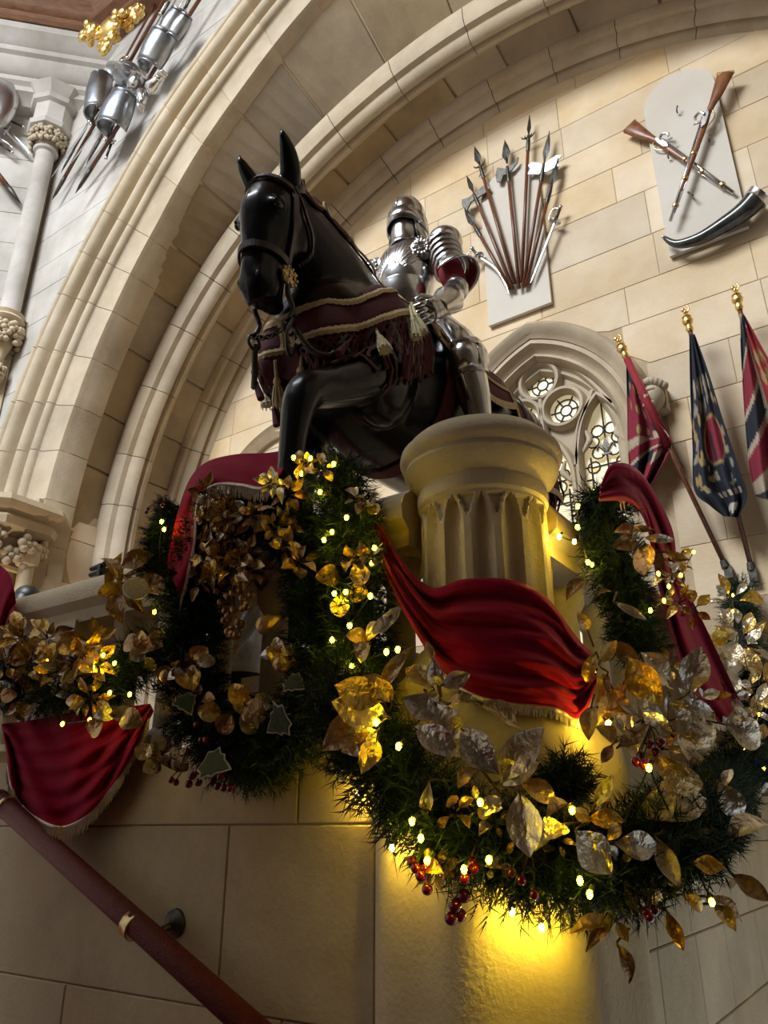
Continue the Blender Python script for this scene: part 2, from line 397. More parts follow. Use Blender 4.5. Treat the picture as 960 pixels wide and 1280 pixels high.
# ---- vault: two bays of stones and two ribs
def bay(name, ra, Ya, rb, Yb, seed):
    root = sroot(name, (CX, (Ya+Yb)/2, CZ)); rs = random.Random(seed)
    mb = MB(); G = [[np.array([*(arc(ra, d_, .02)), 0])[[0,2,1]]*[1,0,1] + [0, Ya, 0], np.array([*(arc(rb, d_, .02)), 0])[[0,2,1]]*[1,0,1] + [0, Yb, 0]] for d_ in np.linspace(186, -6, 97)]
    mb.grid(G); obj('mortar_bed', mb, M['mortar'], root, True)
    d = 184.0
    while d > 20:
        e = d-rs.uniform(6.5, 10.0); mb = MB(); g = .07; n = 4; lift = rs.uniform(0, .014)
        F = []; E = []
        for i in range(n+1):
            a = d-g-(d-e-2*g)*i/n
            for lst, sh, dd in ((F, .012, -.004-lift), (E, 0, .022)):
                aa = (d+e)/2 + (a-(d+e)/2)*(1-(.03 if lst is F else 0))
                x0, z0 = arc(ra, aa, dd); x1, z1 = arc(rb, aa, dd)
                lst.append([np.array([x0, Ya+sh, z0]), np.array([x1, Yb-sh, z1])])
        b0 = len(F)
        vs = [p for r in F for p in r] + [p for r in E for p in r]; o_ = 2*b0; fs = []
        for i in range(n):
            fs.append((2*i, 2*i+1, 2*i+3, 2*i+2)); fs.append((2*i, 2*i+2, o_+2*i+2, o_+2*i)); fs.append((2*i+1, o_+2*i+1, o_+2*i+3, 2*i+3))
        fs.append((0, o_, o_+1, 1)); fs.append((2*n, 2*n+1, o_+2*n+1, o_+2*n))
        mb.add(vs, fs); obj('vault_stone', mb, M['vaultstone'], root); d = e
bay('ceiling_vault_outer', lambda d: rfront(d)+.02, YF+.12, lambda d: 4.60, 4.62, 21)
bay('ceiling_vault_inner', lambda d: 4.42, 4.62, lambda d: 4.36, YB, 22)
ribp = [(.34,-.20),(.20,-.20),(.12,-.17),(.10,-.12)] + roll(.06,-.06,.055,240,120,5)[::-1][:0] + [(.05,-.11),(0,-.07),(-.01,-.03),(.03,0),(-.01,.03),(0,.07),(.05,.11),(.10,.12),(.12,.17),(.20,.20),(.34,.20)]
rb = sroot('trim_2', (CX, 4.64, CZ)); d = 182.0
while d > 48:
    e = max(d-rs.uniform(7, 11), 48); obj('rib_stone', sweep(rmid, 4.62, ribp, d-.05, e+.05, 4), M['mould'], rb, 45); d = e
mb = MB(); R = [[np.array([CX-(rmid(180)+w_*(1 if z > 4.1 else .75)), 4.62+dy*k, z]) for w_, dy in ribp] for z, k in ((3.98, .15), (4.12, .8), (CZ, 1))]
obj('rib_end', mb.rings(R), M['mould'], rb, 45)
wp = [(.30,-.26),(.19,-.26),(.13,-.22),(.13,-.17),(.06,-.15),(.03,-.10),(.07,-.07),(0,-.03),(-.02,.0),(.30,.0)]
rw = sroot('trim_3', (CX, YB, CZ)); d = 182.0
while d > 48:
    e = max(d-rs.uniform(7, 11), 48); obj('rib_stone', sweep(rback, YB, wp, d-.05, e+.05, 4), M['mould'], rw, 45); d = e
mb = MB(); R = [[np.array([CX-(rback(180)+w_), YB+dy, z]) for w_, dy in wp] for z in (LZ, CZ)]
obj('rib_leg', mb.rings(R), M['mould'], rw, 45)
# small blind arch on the back wall beside the horse's raised leg
mb = MB(); R = []
for i in range(25):
    u = -5.72 + 1.5*i/24; zc = max(pointed(u, -4.97, .76, 4.5, 5.42), 4.4) if 0 < i < 24 else 4.4
    k = .0
    R.append([np.array([-4.97+(u+4.97)*(1+a), YB-b, 4.5+(zc-4.5)*(1+a)]) for a, b in ((0,0),(0,.05),(.06,.09),(.10,.05),(.16,.10),(.22,.04),(.22,0))])
struct('trim_4', mb.rings(R), M['mould'], None, 40)
# ---- window of three lights in the back wall
def band(path, prof, mb=None):
    """sweep of a (out, forward) profile along a path lying in the wall plane"""
    mb = mb or MB(); n = len(path); R = []
    for i in range(n):
        t_ = nrm(V3(path[min(i+1, n-1)]) - V3(path[max(i-1, 0)])); out = np.array([-t_[2], 0, t_[0]])
        R.append([V3(path[i]) + out*a + np.array([0, -b, 0]) for a, b in prof])
    return mb.rings(R)
def arch_path(c, w, zs, ap, zb, Y, n=22, extra=0):
    pts = [(c-w, Y, z) for z in np.linspace(zb, zs, 5)]
    h = ap-zs; R = (w*w+h*h)/(2*w); a1 = math.acos((R-w)/R)
    for i in range(1, n+1):
        a = a1*i/n; pts.append((c-w+R-R*math.cos(a), Y, zs+R*math.sin(a)))
    return pts + [(2*c-p[0], p[1], p[2]) for p in pts[::-1][1:]]
wn = sroot('window_1', (WX, YB, 2.6))
hood = arch_path(WX, .86, WS, WAP-.11, 4.40, YB)
obj('hood_mould', band(hood, [(-.05,-.02),(-.05,.03),(-.01,.05),(.02,.09),(.06,.10),(.10,.06),(.11,-.02)]), M['mould'], wn, 40)
obj('outer_order', band(arch_path(WX, .80, WS, WAP-.18, 2.6, YB), [(.02,-.02),(.01,.02),(-.03,.03),(-.05,-.02),(-.09,-.05),(-.12,-.03),(-.15,-.08),(-.15,-.14),(.02,-.14)]), M['mould'], wn, 40)
obj('inner_order', band(arch_path(WX, .67, WS, WAP-.33, 2.6, YB+.10), [(.04,0),(-.01,.0),(-.04,-.04),(-.07,-.03),(-.10,-.08),(-.11,-.20),(.04,-.20)]), M['mould'], wn, 40)
GY = 5.47                                  # glass plane
def ringpath(cx, cz, r, n=28): return [(cx+r*math.sin(2*PI*i/n), GY-.02, cz+r*math.cos(2*PI*i/n)) for i in range(n+1)]
trp = [(-.035,-.03),(-.03,.02),(-.012,.055),(.012,.055),(.03,.02),(.035,-.03)]
circles = [(-2.11,5.17,.135), (-1.925,4.86,.135), (-2.295,4.86,.135)]
for cx, cz, r in circles:
    obj('tracery_ring', band(ringpath(cx, cz, r+.035), trp), M['mould'], wn, 45)
lancets = [(-1.63,.185,4.42,4.84), (-2.57,.185,4.42,4.84), (-2.10,.185,4.20,4.60)]
for c, w_, zs, ap in lancets:
    obj('lancet_mould', band(arch_path(c, w_+.03, zs, ap+.04, 2.6, GY-.02, 14), trp), M['mould'], wn, 45)
    for s in (-1, 1):
        cus = smooth_path([(c+s*w_*1.0, GY-.02, zs-.02), (c+s*w_*.72, GY-.02, zs+.05), (c+s*w_*.60, GY-.02, zs+.09), (c+s*w_*.75, GY-.02, zs+.18)], 10)
        obj('cusp', MB().tube(cus, [.012,.018,.022,.026,.028,.028,.026,.022,.018,.012], 6), M['mould'], wn, True)
for pth in ([(-2.11-.60, 4.75), (-2.11-.42, 5.05), (-2.11-.2, 5.33)], [(-2.11+.60, 4.75), (-2.11+.42, 5.05), (-2.11+.2, 5.33)], [(-1.86, 4.3), (-1.80, 4.6), (-1.74, 4.75), (-1.66, 4.92)], [(-2.36, 4.3), (-2.42, 4.6), (-2.48, 4.75), (-2.56, 4.92)], [(-2.1, 4.62), (-2.11, 4.8), (-2.11, 5.0)]):
    obj('tracery_bar', band([(x, GY-.02, z) for x, z in smooth_path(pth, 12)], trp), M['mould'], wn, 45)
# pierced stone plate between the openings = spandrel web, set behind the bars
web = MB(); N_ = 46; M_ = 34
def inlight(x, z):
    for cx, cz, r in circles:
        if (x-cx)**2+(z-cz)**2 < (r+.01)**2: return True
    for c, w_, zs, ap in lancets:
        if abs(x-c) < w_ and z < max(zs, pointed(x, c, w_+.001, zs, ap)): return True
    return False
xs = np.linspace(WX-.72, WX+.72, 90); zs_ = np.linspace(3.9, 5.6, 100); dx = xs[1]-xs[0]; dz = zs_[1]-zs_[0]
for x in xs:
    for z in zs_:
        if not inlight(x, z): web.add([(x-dx/2, GY+.0, z-dz/2), (x+dx/2, GY, z-dz/2), (x+dx/2, GY, z+dz/2), (x-dx/2, GY, z+dz/2)], [(0,1,2,3)])
obj('tracery_web', web, M['mould'], wn, fix=False)
def pane(poly):
    P = np.array(poly); c = P.mean(0); P = c+(P-c)*.985
    return obj('pane', MB().prism([(x, GY+.03, z) for x, z in P], (0, .006, 0)), M['pane'], wn)
leads = MB()
def lead(a, b, r=.0075): leads.tube([(a[0], GY+.026, a[1]), (b[0], GY+.026, b[1])], r, 5)
for cx, cz, r in circles:
    n = 6; ri = r*.36
    pane([(cx+ri*math.cos(2*PI*i/16), cz+ri*math.sin(2*PI*i/16)) for i in range(16)])
    for k in range(n):
        a0 = 2*PI*k/n; a1 = 2*PI*(k+1)/n
        for ra_, rb_ in ((ri, r*.74), (r*.74, r+.02)):
            pane([(cx+ra_*math.cos(a0+(a1-a0)*i/4), cz+ra_*math.sin(a0+(a1-a0)*i/4)) for i in range(5)] + [(cx+rb_*math.cos(a1+(a0-a1)*i/4), cz+rb_*math.sin(a1+(a0-a1)*i/4)) for i in range(5)])
        lead((cx+ri*math.cos(a0), cz+ri*math.sin(a0)), (cx+r*math.cos(a0), cz+r*math.sin(a0)))
    for rr in (ri, r*.74):
        leads.tube([(cx+rr*math.cos(2*PI*i/20), GY+.026, cz+rr*math.sin(2*PI*i/20)) for i in range(21)], .007, 5)
for c, w_, zs, ap in lancets:
    b = .05
    for s in (-1, 1):
        z = 3.3
        while z < zs-.02:
            pane([(c+s*w_*1.02, z), (c+s*(w_-b), z), (c+s*(w_-b), z+.105), (c+s*w_*1.02, z+.105)]); lead((c+s*(w_-b), z), (c+s*w_, z)); z += .11
        lead((c+s*(w_-b), 3.2), (c+s*(w_-b), zs-.05))
        z = 3.3
        while z < zs-.3:
            x0, x1 = sorted((c, c+s*(w_-b))); pane([(x0, z), (x1, z), (x1, z+.24), (x0, z+.24)]); z += .245
            lead((x0, z), (x1, z))
        # curling panes in the head of the light
        for k, (ax, az, rr) in enumerate([(.062,zs-.02,.055), (.10,zs+.08,.05), (.055,zs+.17,.05), (.115,zs-.14,.05)]):
            if abs(ax)+rr > w_: continue
            leads.tube([(c+s*ax+rr*math.cos(2*PI*i/10), GY+.026, az+rr*math.sin(2*PI*i/10)) for i in range(11)], .007, 5)
            pane([(c+s*ax+rr*math.cos(2*PI*i/8), az+rr*math.sin(2*PI*i/8)) for i in range(8)])
    lead((c, 3.2), (c, ap))
    # fleur de lis in the head
    fl = MB()
    fl.prism([(c, GY+.015, zs+.10), (c+.025, GY+.015, zs+.03), (c, GY+.015, zs-.06), (c-.025, GY+.015, zs+.03)], (0,.01,0))
    for s in (-1, 1):
        fl.tube(smooth_path([(c, GY+.02, zs-.05), (c+s*.03, GY+.02, zs+.01), (c+s*.06, GY+.02, zs+.03), (c+s*.075, GY+.02, zs-.01)], 8), [.006,.012,.015,.014,.012,.010,.008,.004], 6)
    fl.box((c, GY+.02, zs-.05), (.08,.014,.014)); obj('fleur_de_lis', fl, M['iron'], wn)
obj('lead_cames', leads, M['lead'], wn)
obj('backing_glass', MB().box((WX, GY+.06, 4.1), (1.5, .01, 3.2)), M['pane'], wn)
# carved head at the end of the hood mould
p = onY(816, 497, 5.16); hd = thing('carved_head_stop', 'carved limestone head at the foot of the window hood mould', 'carving', (p[0], YB, p[2]-.12))
h = MB().ell((p[0], 5.17, p[2]), (.085,.10,.11), 14, 10).ell((p[0]-.03, 5.08, p[2]-.03), (.03,.04,.04), 8, 6).ell((p[0]-.02, 5.10, p[2]-.08), (.05,.04,.03), 8, 6).ell((p[0]-.02,5.10,p[2]+.03), (.07,.04,.02), 8, 6)
obj('face', h, M['mould'], hd, True)
h = MB()
for i in range(9): h.ell((p[0]-.09+.18*i/8, 5.16-.05*math.sin(PI*i/8), p[2]+.07+.04*math.sin(PI*i/8)), (.035,.04,.035), 8, 6)
obj('hair', h, M['mould'], hd, True); obj('neck_block', MB().box((p[0]+.01, 5.25, p[2]+.0), (.15,.12,.2)), M['mould'], hd)
# ---- foliage blobs for capitals
def foliage(mb, c, R, z0, z1, n, seed, a0=0, a1=2*PI, sz=.06):
    rs = random.Random(seed)
    for i in range(n):
        a = a0+(a1-a0)*(i+.5)/n
        for z in (z0+(z1-z0)*.3, z0+(z1-z0)*.75):
            aa = a + rs.uniform(-.08, .08) + (.5*(a1-a0)/n if z > (z0+z1)/2 else 0); r = R*(1 + .35*(z-z0)/(z1-z0))
            b = np.array([c[0]+r*math.cos(aa), c[1]+r*math.sin(aa), z])
            o_ = np.array([math.cos(aa), math.sin(aa), 0]); tg = np.array([-math.sin(aa), math.cos(aa), 0])
            for k in range(5):
                ph = 2*PI*k/5+rs.random(); q = b + tg*sz*.62*math.cos(ph) + UPV*sz*.62*math.sin(ph) + o_*rs.uniform(.0, .02)
                mb.ell(q, (sz*.42, sz*.42, sz*.42), 7, 5)
            mb.ell(b+o_*.02, (sz*.35,)*3, 7, 5)
    return mb
# capital and shaft of the great arch respond
cc = (-7.05, 3.62)
rc = thing('respond_column', 'limestone respond column with leafy capital carrying the great arch', 'column', (cc[0], cc[1], LZ))
obj('abacus', MB().lathe([(.40,4.10),(.52,4.16),(.60,4.20),(.62,4.27),(.58,4.31),(.66,4.35),(.70,4.40),(.68,4.46),(.55,4.47)], (cc[0], cc[1], 0), (0,0,1), 8, xdir=(.92,.38,0)), M['mould'], rc, 30)
obj('foliage', foliage(MB().lathe([(.33,3.85),(.36,3.95),(.45,4.12)], (cc[0], cc[1], 0)), cc, .40, 3.86, 4.14, 14, 4, sz=.10), M['mould'], rc, True)
obj('shaft', MB().lathe([(.30,LZ),(.30,3.84),(.35,3.85),(.36,3.88),(.33,3.90)], (cc[0], cc[1], 0), n=28), M['mould'], rc, 40)
obj('side_shaft', MB().lathe([(.07,LZ),(.07,3.88),(.10,3.9),(.12,4.1)], (cc[0]+.42, cc[1]+.12, 0), n=14), M['mould'], rc, 40)
# ---- corner of the hall: colonnette, slanting wall, cornice, lantern
kx, ky = -8.1, 3.74
q0 = onY(58, 192, 3.62); q1 = onY(8, 402, 3.62); kx = (q0[0]+q1[0])/2; ky = 3.62; zc1, zc0 = q0[2], q1[2]
wd = sroot('wall_corner', (kx-1.5, ky-1.5, 0)); dv = np.array([-1, -1, 0])/math.sqrt(2); k0 = np.array([kx-.03, YF-.03, 0])
mbw = MB(); a, b = k0, k0+dv*5.5; mbw.prism([a, b, b+UPV*13.4, a+UPV*13.4], np.array([-1,1,0])*.1); obj('mortar_bed', mbw, M['mortar'], wd)
ashlar(wd, M['stone_pale'], .05, 3.6, 1.4, 11.4, .46, 1.0, lambda u, z: k0+dv*u+UPV*z, np.array([1,-1,0])/math.sqrt(2), .007, .005, seed=31)
mbw = MB(); a = b; b = np.array([a[0], HY0, 0]); mbw.prism([a, b, b+UPV*13.4, a+UPV*13.4], (-.1,0,0)); struct('wall_left', mbw, M['whitewall'])
cl = thing('corner_colonnette', 'slender limestone colonnette with leafy capital in the corner of the hall', 'column', (kx, ky, zc0-.5))
obj('shaft', MB().lathe([(.112,zc0),(.112,zc1-.02),(.145,zc1),(.155,zc1+.03),(.13,zc1+.06)], (kx, ky, 0), n=20), M['stone_pale'], cl, 40)
obj('foliage', foliage(MB().lathe([(.13,zc1+.05),(.15,zc1+.15),(.21,zc1+.28)], (kx, ky, 0)), (kx, ky), .165, zc1+.06, zc1+.28, 11, 14, sz=.07), M['mould'], cl, True)
obj('abacus', MB().lathe([(.20,zc1+.28),(.27,zc1+.31),(.29,zc1+.37),(.26,zc1+.40),(.25,zc1+.44)], (kx, ky, 0), n=8), M['stone_pale'], cl, 30)
obj('impost_block', MB().lathe([(.25,zc1+.44),(.25,zc1+.68),(.30,zc1+.71),(.32,zc1+.77),(.28,zc1+.80),(.38,zc1+.95)], (kx, ky, 0), n=8), M['stone_pale'], cl, 30)
obj('base_ring', MB().lathe([(.10,zc0-.10),(.17,zc0-.06),(.20,zc0-.02),(.17,zc0+.02),(.19,zc0+.06),(.14,zc0+.10)], (kx, ky, 0), n=20), M['mould'], cl, 40)
obj('corbel_foliage', foliage(MB().lathe([(.04,zc0-.72),(.05,zc0-.5),(.10,zc0-.36),(.15,zc0-.1)], (kx, ky, 0)), (kx, ky), .14, zc0-.36, zc0-.1, 8, 15, sz=.085), M['mould'], cl, True)
obj('pendant', foliage(MB(), (kx, ky), .05, zc0-.78, zc0-.62, 5, 16, sz=.06), M['mould'], cl, True)
# stone cornice and oak lantern kerb, following the arch wall then the slanting wall
n1 = np.array([0,-1,0]); n2 = np.array([1,-1,0])/math.sqrt(2); mit = nrm(n1+n2)/math.cos(PI/8)
def cornice(name, prof, m, kparent=None):
    a = np.array([HX1, YF, 0]); c_ = np.array([k0[0], YF, 0]); e = k0+dv*5.5
    mb = MB(); R = []
    for base, nn in ((a, n1), (c_, mit), (e, n2)):
        R.append([base+nn*o_+UPV*z for o_, z in prof])
    mb.rings(R); return struct(name, mb, m, None, 35)
cz0 = 10.42
def diag_cornice(name, prof, m):
    R = []
    for base, nn in ((np.array([k0[0], YF+.02, 0]), np.array([math.sqrt(2), 0, 0])), (k0+dv*5.5, n2)):
        R.append([base+nn*o_+UPV*z for o_, z in prof])
    return struct(name, MB().rings(R), m, None, 35)
diag_cornice('trim_5', [(-.02,cz0),(.20,cz0),(.30,cz0+.10),(.34,cz0+.12),(.34,cz0+.20),(.39,cz0+.24),(.39,cz0+.31),(.45,cz0+.34),(.52,cz0+.46),(.52,cz0+.52),(.57,cz0+.55),(.57,cz0+.63),(.63,cz0+.67),(.68,cz0+.74),(.72,cz0+.78),(.72,cz0+.88),(-.02,cz0+.88)], M['stone_pale'])
cz0 = 10.55
cornice('trim_6', [(-.02,cz0+.75),(.20,cz0+.75),(.24,cz0+.78),(.24,cz0+.86),(.34,cz0+.91),(.38,cz0+1.0),(.50,cz0+1.10),(.55,cz0+1.22),(.60,cz0+1.24),(.60,cz0+2.4),(-.02,cz0+2.4)], M['oak'])
diag_cornice('trim_8', [(.3,cz0+.76),(.74,cz0+.76),(.78,cz0+.80),(.78,cz0+.88),(.86,cz0+.93),(.90,cz0+1.02),(1.0,cz0+1.10),(1.05,cz0+1.22),(1.10,cz0+1.24),(1.10,cz0+2.4),(.3,cz0+2.4)], M['oak'])
# panels of the oak soffit
ok = sroot('trim_7', (k0[0], YF, cz0+1.3))
for i in range(4):
    c_ = k0+dv*(.9+i*1.1)+n2*1.12+UPV*(cz0+1.85); Rz = Matrix.Rotation(PI/4, 3, 'Z')
    obj('oak_panel', MB().box(c_, (.95,.05,.85), Rz), mat('oak panel %d' % i, (.30,.15,.07), .5, 0, (.38,.2,.1), 5), ok)
    obj('oak_mullion', MB().box(c_+dv*.55, (.09,.12,1.0), Rz), M['oak'], ok)
    obj('oak_panel', MB().box(np.array([k0[0]+1.2+i*1.1, YF-.63, cz0+1.85]), (.95,.05,.85)), bpy.data.materials['oak panel %d' % i], ok)
# gilded boss on the lantern kerb
g = onY(137, 36, 3.28); bs = thing('gilded_boss', 'gilded leaf boss on the oak kerb of the lantern', 'boss', g)
rs = random.Random(2)
def gl(c, s, n, mb):
    mb.ell(c, (s*1.9, s*.8, s*1.5), 10, 8)
    for i in range(n):
        q = c+np.array([rs.gauss(0, s), rs.gauss(0, s*.4), rs.gauss(0, s*.75)]); mb.ell(q, (rs.uniform(.05,.08), rs.uniform(.03,.05), rs.uniform(.04,.07)), 8, 6)
    return mb
tl = nrm(np.array([.92,.38,0]))
obj('leaf_cluster', gl(g, .11, 34, MB()), M['gilt'], bs, True); obj('leaf_cluster', gl(g+tl*.28+UPV*.14, .08, 18, MB()), M['gilt'], bs, True); obj('leaf_cluster', gl(g-tl*.26+UPV*.02, .08, 18, MB()), M['gilt'], bs, True); obj('drop', gl(g-UPV*.28, .05, 12, MB()), M['gilt'], bs, True)
# ---- balustrade: lower wall, newel, coping, balusters
PX, PY = -.97, 1.94
LF, RF = 1.83, -.85                       # faces of the left and right runs (Y, X)
BZ = 1.86                                 # top of the solid wall
wl_ = sroot('wall_stair_left', (-3.2, LF, 0)); obj('mortar_bed', MB().box((-4.05, LF+.105, BZ/2), (5.5, .2, BZ)), M['mortar'], wl_)
ashlar(wl_, M['plinthstone'], -6.8, PX-.31, .0, BZ, .62, 1.3, lambda u, z: np.array([u, LF, z]), (0,-1,0), .008, .003, seed=41, courses=[.55,1.14,1.62,BZ])
wr_ = sroot('wall_stair_right', (RF, 3.4, 0)); obj('mortar_bed', MB().box((RF-.105, 3.78, BZ/2), (.2, 3.0, BZ)), M['mortar'], wr_)
ashlar(wr_, M['plinthstone'], PY+.31, 5.28, .0, BZ, .26, .36, lambda u, z: np.array([RF, u, z]), (1,0,0), .008, .004, seed=43)
# right-hand wall of the recess beyond the balustrade (continues the hall)
nw = thing('stone_newel', 'round fluted limestone newel with moulded cap at the balustrade corner', 'newel', (PX, PY, 0))
pf = MB(); R = []
for z, k in ((0, 1.0), (1.74, 1.0), (1.80, .97), (1.86, .88), (1.90, .80)):
    ring = []
    for i in range(64):
        a = 2*PI*i/64; r = .325*k*(1 + .035*math.cos(8*(a-.2)))
        ring.append(np.array([PX+r*math.cos(a), PY+r*math.sin(a), z]))
    R.append(ring)
obj('pier', pf.rings(R), M['newel'], nw, 50)
obj('base_moulding', MB().lathe([(.27,1.88),(.285,1.92),(.275,1.96),(.245,1.99),(.22,2.03),(.20,2.06)], (PX, PY, 0), n=40), M['newel'], nw, 40)
# fluted shaft: pointed flutes between fillets that split into a Y below the cap
NF = 14; R = []
zz = [2.04, 2.10, 2.25, 2.36, 2.40, 2.43, 2.46, 2.475, 2.49, 2.53]
nA = NF*16; R = []
for z in np.concatenate([np.linspace(2.04, 2.30, 4), np.linspace(2.32, 2.50, 22)]):
    ring = []
    for i in range(nA):
        a = 2*PI*i/nA; u = ((a/(2*PI)*NF) % 1.0); x = abs(u-.5)/.5           # x=0 flute centre, 1 fillet centre
        hw = .72 if z < 2.36 else .72*math.sqrt(max(0, 1-((z-2.36)/.115)**2))   # half width of flute
        dflute = .026*max(0, 1-(x/hw)**2)**.6 if hw > .02 and x < hw else 0
        # small sunk triangle above the fillet
        hw2 = .55*max(0, (z-2.415)/.06) if z < 2.475 else 0
        dtri = .013 if (1-x) < hw2 and z > 2.42 else 0
        r = .187 - dflute - dtri
        ring.append(np.array([PX+r*math.cos(a), PY+r*math.sin(a), z]))
    R.append(ring)
obj('shaft', MB().rings(R), M['newel'], nw, 40)
obj('cap', MB().lathe([(.186,2.49),(.196,2.50),(.198,2.53),(.190,2.55),(.205,2.57),(.225,2.585),(.236,2.61),(.232,2.625),(.243,2.635),(.250,2.655),(.246,2.675),(.232,2.69),(.225,2.70),(.21,2.715),(.17,2.735),(.10,2.75),(0.001,2.755)], (PX, PY, 0), n=56), M['newel'], nw, 35)
copp = [(-.155,2.47),(-.165,2.50),(-.15,2.52),(-.125,2.53),(-.125,2.43),(-.10,2.40),(.10,2.40),(.125,2.43),(.125,2.53),(.15,2.52),(.165,2.50),(.155,2.54),(.13,2.575),(.06,2.60),(-.06,2.60),(-.13,2.575),(-.165,2.54)]
copp = [(-.12,2.39),(-.12,2.44),(-.155,2.47),(-.16,2.51),(-.14,2.55),(-.09,2.585),(0,2.60),(.09,2.585),(.14,2.55),(.16,2.51),(.155,2.47),(.12,2.44),(.12,2.39)]
mb = MB().rings([[np.array([x, PY+a, z]) for a, z in copp] for x in (-6.6, PX-.19)]); lc = thing('left_coping', 'limestone coping rail running left from the newel', 'balustrade', (-3.0, PY, BZ)); lc.name = 'balustrade'; WL[lc.name] = V3((-3.0, PY, BZ))
obj('coping', mb, M['newel'], lc, 35)
for i in range(15): 
    x = PX-.30-i*.26; obj('baluster', MB().lathe([(.07,BZ),(.07,1.92),(.045,1.95),(.045,2.30),(.07,2.34),(.075,2.40)], (x, PY, 0), n=12), M['newel'], lc, 35)
x_ = onY(112, 790, PY)[0]; obj('post', MB().box((x_, PY-.02, (BZ+2.40)/2), (.17,.22,2.40-BZ)), M['newel'], lc)
rcp = thing('balustrade', 'limestone coping rail receding right behind the newel under the window', 'balustrade', (PX, 3.5, BZ))
obj('coping', MB().rings([[np.array([PX+a, y, z]) for a, z in copp] for y in (PY+.19, 5.27)]), M['newel'], rcp, 35)
for i in range(9):
    y = PY+.32+i*.28; obj('baluster', MB().lathe([(.07,BZ),(.07,1.92),(.045,1.95),(.045,2.30),(.07,2.34),(.075,2.40)], (PX, y, 0), n=12), M['newel'], rcp, 35)
lc['label'] = 'limestone coping and balusters running behind the wreath beside the horse'
# ---- handrail
a = onY(4, 1006, 1.72); b = onY(312, 1282, 1.72); dd = nrm(b-a)
hr = thing('handrail', 'dark red leather bound handrail with brass collars on the stair wall', 'handrail', (a+b)/2)
obj('rail', MB().tube([a-dd*.02, b+dd*.12], .036, 20), M['leaderail'], hr, True)
obj('end_cap', MB().lathe([(.034,-.03),(.040,-.02),(.040,.0),(.036,.01)], a-dd*.03, dd, 18), M['leaderail'], hr, 40)
obj('end_collar', MB().lathe([(.038,0),(.041,.004),(.041,.018),(.038,.022)], a+dd*.018, dd, 20), M['brass'], hr, 40)
k = onY(167, 1156, 1.72)
obj('collar', MB().lathe([(.038,-.02),(.042,-.016),(.040,0),(.042,.016),(.038,.02)], k, dd, 20), M['brass'], hr, 40)
br_ = obj('bracket', MB().tube(smooth_path([k+np.array([.02,.02,-.02]), k+np.array([.05,.05,-.02]), k+np.array([.07,.10,.0])], 8), .011, 10), M['iron'], hr, True)
obj('wall_rose', MB().lathe([(.001,-.018),(.018,-.016),(.026,-.010),(.040,-.006),(.042,.004)], k+np.array([.07,.098,.0]), (0,1,0), 22), M['iron'], br_, 40)
# ================================================================== THINGS HUNG ON THE WALLS
def flat_plaque(name, label, x0, x1, z0, zr, Y, m):
    c = (x0+x1)/2; r = (x1-x0)/2; pts = [(x0, Y, z0), (x1, Y, z0)] + [(c+r*math.cos(PI*i/20), Y, zr-r+r*math.sin(PI*i/20)) for i in range(21)]
    o = obj(name, MB().prism(pts, (0, -.035, 0)), m); return tag(o, label, 'wall panel')
flat_plaque('trophy_panel', 'white arched board behind the crossed muskets and horn', -.875, -.295, 5.79, 7.62, YB-.016, M['plaster'])
flat_plaque('trophy_panel', 'white arched board behind the fan of polearms', -2.47, -1.87, 5.79, 7.50, YB-.016, M['plaster'])
TY = 5.20
def blade(mb, b, t, w_, th=.012, nrmv=(0,-1,0), base=.45, mid=.38):
    """leaf shaped blade from b to t"""
    b, t = V3(b), V3(t); d = t-b; s = nrm(np.cross(d, nrmv)); n_ = nrm(nrmv)
    prof = [(0, base*.5), (.12, base*.7), (mid, 1), (.7, .62), (1, .02)]
    R = [[b+d*u+s*w_*k, b+d*u+n_*th, b+d*u-s*w_*k, b+d*u-n_*th] for u, k in prof]
    return mb.rings(R)
def flatpoly(mb, o, ax, ay, pts, th, nv):
    o = V3(o); nv = nrm(nv)
    return mb.prism([o+ax*p[0]+ay*p[1]-nv*th/2 for p in pts], nv*th)
